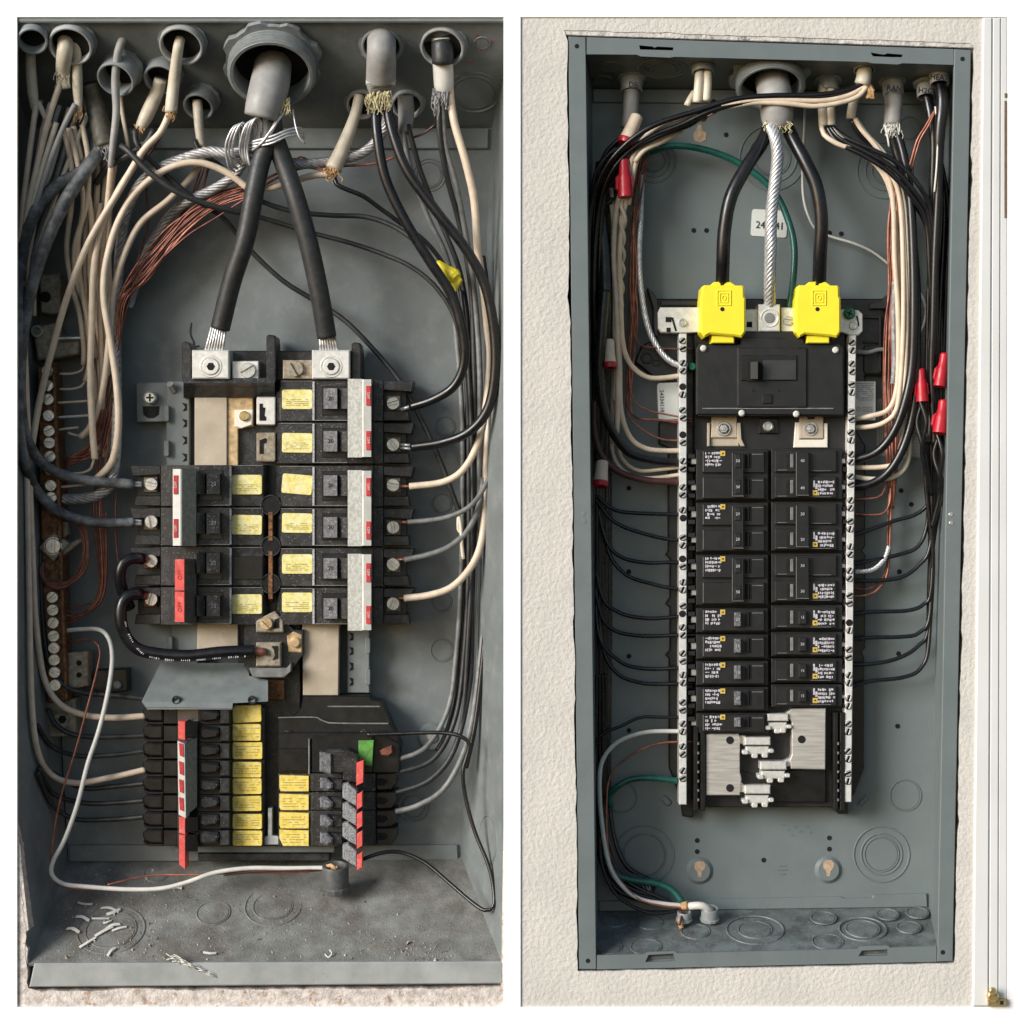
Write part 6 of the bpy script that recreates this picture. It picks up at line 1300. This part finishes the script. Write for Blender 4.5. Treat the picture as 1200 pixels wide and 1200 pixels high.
# ---- right side bundles
wire("cream wire leaving the first open cable near the hub and sweeping into the right bundle", "963,147,-60 966,158,-54 982,168,-50 1004,176,-50 1026,186,-52 1040,205,-56 1046,240,-60 1049,300,-64 1052,360,-66 1053,420,-68 1050,460,-70 1040,480,-72 1022,487,-74 1002,491,-78", 3, 'w_tan')
wire("second cream wire sweeping into the right bundle, landing just below the first", "974,147,-60 980,158,-54 1000,172,-50 1030,186,-52 1047,208,-54 1055,240,-58 1058,310,-62 1058,380,-64 1056,440,-66 1050,480,-68 1038,495,-72 1020,500,-75 1002,501,-78", 3, 'w_tan')
wire("cream wire from the cable behind the flared one, dropping to the neutral bar gap", "1002,139,-58 1010,152,-56 1026,170,-56 1042,195,-56 1054,230,-58 1060,290,-62 1062,370,-66 1060,450,-68 1057,510,-70 1050,540,-72 1036,547,-76 1002,548,-80", 3, 'w_tan')
wire("outermost cream wire of the right bundle, curving lowest into the neutral bar", "1004,141,-60 1016,158,-58 1034,178,-58 1050,204,-58 1060,240,-60 1064,300,-64 1065,380,-68 1064,450,-72 1067,510,-76 1062,545,-78 1046,560,-80 1024,562,-80 1002,559,-82", 2.9, 'w_ivory')
wire("cream wire crossing low under the second hub cable into the right bundle", "968,150,-62 976,164,-58 1000,176,-56 1024,190,-58 1040,215,-62 1050,260,-68 1055,340,-72 1055,430,-76 1052,500,-78", 2.6, 'w_tan')
for i in range(3): wire(("upper black wire of the trio sweeping from the hub cables to the right wall bundle", "middle black wire of the trio sweeping to the right wall bundle", "lower black wire of the trio sweeping to the right wall bundle")[i], [(975-i*3, 148, -58), (990-i*4, 160+i*3, -52), (1020-i*3, 174+i*5, -46), (1052-i*4, 192+i*6, -44), (1078-i*4, 220+i*7, -46), (1091-i*3, 250+i*6, -52), (1094-i*2, 320, -58), (1093, 420, -62-i*4), (1092-i*3, 520, -70)], 3, 'w_blk')
wire("black wire leaving the open cable by the flared one behind the cream wires", "998,140,-60 1006,156,-62 1022,172,-66 1046,196,-70 1066,230,-74 1086,270,-76 1090,340,-78", 2.8, 'w_blk')
wire("thick black range wire curving into the upper pole of the topmost right breaker", "1049,150,-64,5 1058,180,-60,5.2 1066,230,-56,5.4 1070,300,-54,5.6 1071,370,-54,5.6 1069,430,-56,5.6 1060,475,-58,5.4 1045,510,-62,5.2 1024,532,-68,5 990,541,-78,4.6", 5, 'w_blk', n=14)
wire("thick black range wire curving into the lower pole of the topmost right breaker", "1042,150,-66,5 1050,180,-66,5 1062,230,-64,5.2 1073,320,-62,5.2 1075,400,-62,5.2 1073,460,-64,5.2 1064,510,-66,5.2 1046,548,-70,5 1022,566,-74,4.8 990,571,-80,4.4", 5, 'w_blk', n=14)
wire("thin white-striped range wire stub under the frayed RAN cable", "1037,146,-58 1040,160,-56 1042,172,-56", 1.2, 'w_white', n=6)
for i, (x, l) in enumerate(((1082, "copper wire slanting from the H2O cable, inner one"), (1086, "copper wire slanting from the H2O cable, outer one"))): wire(l, [(1096+i, 128, -50), (x+2, 148, -50), (x-8, 165, -52), (x-16, 192, -56), (x-22+i*3, 205, -64)], 1.3, 'copper', n=6)
rn = random.Random(55); 
for i in range(9):
    x = 1041+i*1.5; P = [(1046+i*.8, 215, -82), (x-rn.uniform(0, 3), 270, -84), (x+rn.uniform(-3, 3), 330, -84), (1038+i*1.8+rn.uniform(-2, 2), 380, -84), (1036+i*2.2, 440, -86), (1036+i*2+rn.uniform(-2, 2), 500, -86), (1040+i*1.3, 560, -88), (1044+rn.uniform(-3, 3), 596, -90)]
    wire("bare copper ground wire of the right vertical bundle in the new panel", P, 1.25, 'copper' if i % 2 else 'copper_dk', group="copper grounds in the right vertical bundle", n=6, wob=1)
stranded("dull twisted wire hidden in the middle of the right copper bundle", "1048,330,-76 1047,380,-76 1048,420,-78 1046,450,-80", 3, 5, .05, 'strand_dull', sr=1.3)
wire("copper wire curving to the neutral bar under the topmost right breaker", "1040,560,-84 1036,575,-84 1028,583,-82 1002,585,-80", 1.3, 'copper', n=6)
wire("copper wire curving to the neutral bar beside the second right breaker", "1044,570,-86 1043,590,-86 1036,602,-84 1020,604,-82 1002,602,-80", 1.4, 'copper', n=6)
wire("copper wire hooking in at the third right breaker, lower one", "1045,560,-88 1043,620,-90 1040,670,-90 1030,690,-86 1018,697,-84 998,699,-80", 1.5, 'copper', n=6)
wire("copper wire hooking in at the third right breaker, upper one", "1042,560,-90 1041,620,-92 1038,668,-92 1026,686,-88 1014,690,-86 998,688,-82", 1.3, 'copper_dk', n=6)
stranded("short gray twisted lead beside the third right breaker", "1042,640,-86 1036,656,-84 1022,668,-82 1002,670,-80", 3, 5, .05, 'strand', sr=1.4)
re_ = ["1092,575,-80 1086,592,-82 1072,604,-84 1048,611,-84 1020,622,-82 985,632,-78", "1090,570,-84 1086,618,-86 1075,640,-86 1056,650,-86 1020,657,-82 985,663,-78", "1095,570,-80 1091,640,-82 1078,663,-84 1058,677,-84 1030,681,-82 990,681,-78", "1094,590,-86 1092,690,-86 1082,708,-86 1062,716,-86 1020,718,-82 986,722,-78",
       "1091,600,-90 1089,715,-88 1078,740,-88 1056,745,-86 1020,746,-82 986,751,-78", "1089,610,-92 1087,730,-90 1076,757,-88 1054,771,-86 1024,779,-82 986,779,-78", "1093,620,-94 1090,750,-90 1080,784,-88 1058,794,-86 1020,799,-82 986,808,-78"]
rl_ = ["thin black wire rising slightly into the second right breaker", "thin black wire curving under the pale speck into the third right breaker", "thin black wire crossing above a screw hole into the third right breaker's lower pole", "thin black wire almost level into the topmost black-handled breaker",
       "thin dark wire level with the second black-handled breaker", "thin black wire crossing under a screw hole into the third black-handled breaker", "lowest thin black wire rising out of the right wall bundle"]
for i, e in enumerate(re_): wire(rl_[i], [(1094+i*.9, 150+i*8, -60-i*4), (1098-i, 240, -62-i*4), (1097-i, 380, -66-i*3), (1096-i*.8, 490, -74-i*2)]+sp(e), 2.4, 'w_blk', wob=1.5)
for i in range(8):
    x = 1086+i*2.8
    wire("plain black wire running down the right wall bundle in the new panel", [(1104-i*.8, 108+i*3, -48-i*4), (1105-i*1.2, 160, -52-i*4), (x+6, 240, -60-i*3), (x+2, 340, -62-i*3), (x, 440, -66-i*2), (x-1, 560, -74-i*2), (1093-i*.3, 650, -84-i), (1090-i*.4, 730+i*5, -94)], 2.6, 'w_blk', group="plain black wires down the right wall", wob=1.5)
wire("thick black heater cable hanging from the HEAT connector", "1101,94,-52,6.5 1104,122,-46,7.5 1101,160,-46,6.5 1099,220,-50,5 1096,300,-54,4.6 1093,380,-58,4.4 1092,440,-62,4 1095,520,-66,3.6", 6, 'w_blk', n=14)
wire("thick black water heater cable under the H2O connector", "1086,112,-66,6 1090,135,-62,6 1094,170,-60,5 1093,230,-64,4.4 1090,300,-70,4", 5, 'w_blk', n=12)
wire("white-striped wire hanging between the HEAT and H2O cables", "1096,125,-46 1099,150,-42 1098,190,-42 1095,225,-46", 1.2, 'w_white', n=6)
for k, (x0, y0) in enumerate(((1080, 470), (1100, 508))):
    for j in range(2):
        P = [(x0+(j-.5)*5, y0-2, -58), (x0+5*math.sin(1.5+j*3), y0+24, -58+4*math.cos(j*3)), (x0+2+5*math.sin(3+j*3), y0+48, -60), (x0+6-j*4, y0+70, -66), (1092, y0+110, -76)]
        wire(("black lead under the red nut nearest the gridded label, first of its pair", "black lead under the red nut nearest the gridded label, second of its pair", "black lead under the lowest red nut, first of its pair", "black lead under the lowest red nut, second of its pair")[k*2+j], P, 2.6, 'w_blk')
# bottom left group
wire("off-white wire rising from the bottom white cable to the left neutral bar", "802,1061,-76 778,1059,-74 750,1053,-74 728,1038,-74 713,1012,-74 705,965,-76 702,920,-78 706,893,-80 720,873,-80 740,862,-80 765,857,-80 797,857,-80", 2.6, 'w_white')
wire("copper ground wire rising beside the off-white wire to the left neutral bar", "802,1064,-74 778,1062,-72 752,1055,-72 734,1040,-74 718,1018,-76 711,985,-80 711,930,-84 718,905,-86 737,886,-86 758,876,-84 778,870,-82 812,869,-80", 1.3, 'copper', n=7)
wire("short green wire hooking from the black bundle into the left neutral bar", "716,945,-96 714,935,-92 722,922,-86 740,914,-84 765,912,-82 794,915,-80", 3.6, 'w_green', n=12)
wire("green wire draped from the left bundle into the small conduit stub", "708,955,-96 710,1000,-92 720,1024,-88 742,1032,-86 768,1035,-84 788,1043,-80 800,1058,-76", 4, 'w_green', n=12)
wire("black wire draped lowest from the left bundle into the small conduit stub", "700,900,-90 702,985,-88 706,1015,-84 720,1045,-80 742,1062,-76 765,1070,-74 790,1068,-74 802,1064,-76", 2, 'w_blk')
for i in range(4): wire("black wire lying in the lower corner of the left bundle", [(699+i*3.6, 790, -92), (699+i*3.4, 880, -94-i), (700+i*3, 980, -94), (708+i*4, 1020, -92), (728+i*5, 1046-i*3, -88), (770, 1056-i*2, -84), (796, 1062, -80)], 2.4, 'w_blk', group="black wires in the lower corner of the new panel", wob=1)
wire("white cable bending into the larger conduit stub at the new panel's bottom", "808,1062,-72 818,1061,-68 827,1063,-70 833,1070,-76", 4.6, 'w_white', n=12, name="sheathed_cable", cat="cable")
m = MB(); m.tube("800,1062,-74 806,1061,-70", 5.2, 12); m.tube("799,1068,-72 797,1080,-68 799,1088,-64", 3, 8); m.build("kraft_paper", M['kraft'], None, True, label="torn kraft paper around the wire ends at the conduit stub", category="paper")
m = MB(); m.tube("797,1066,-70 799,1074,-64 796,1084,-58", 1.6, 7); m.build("wire", M['w_brown'], None, True, label="short dark drip of wire hanging below the small conduit stub", category="wire")
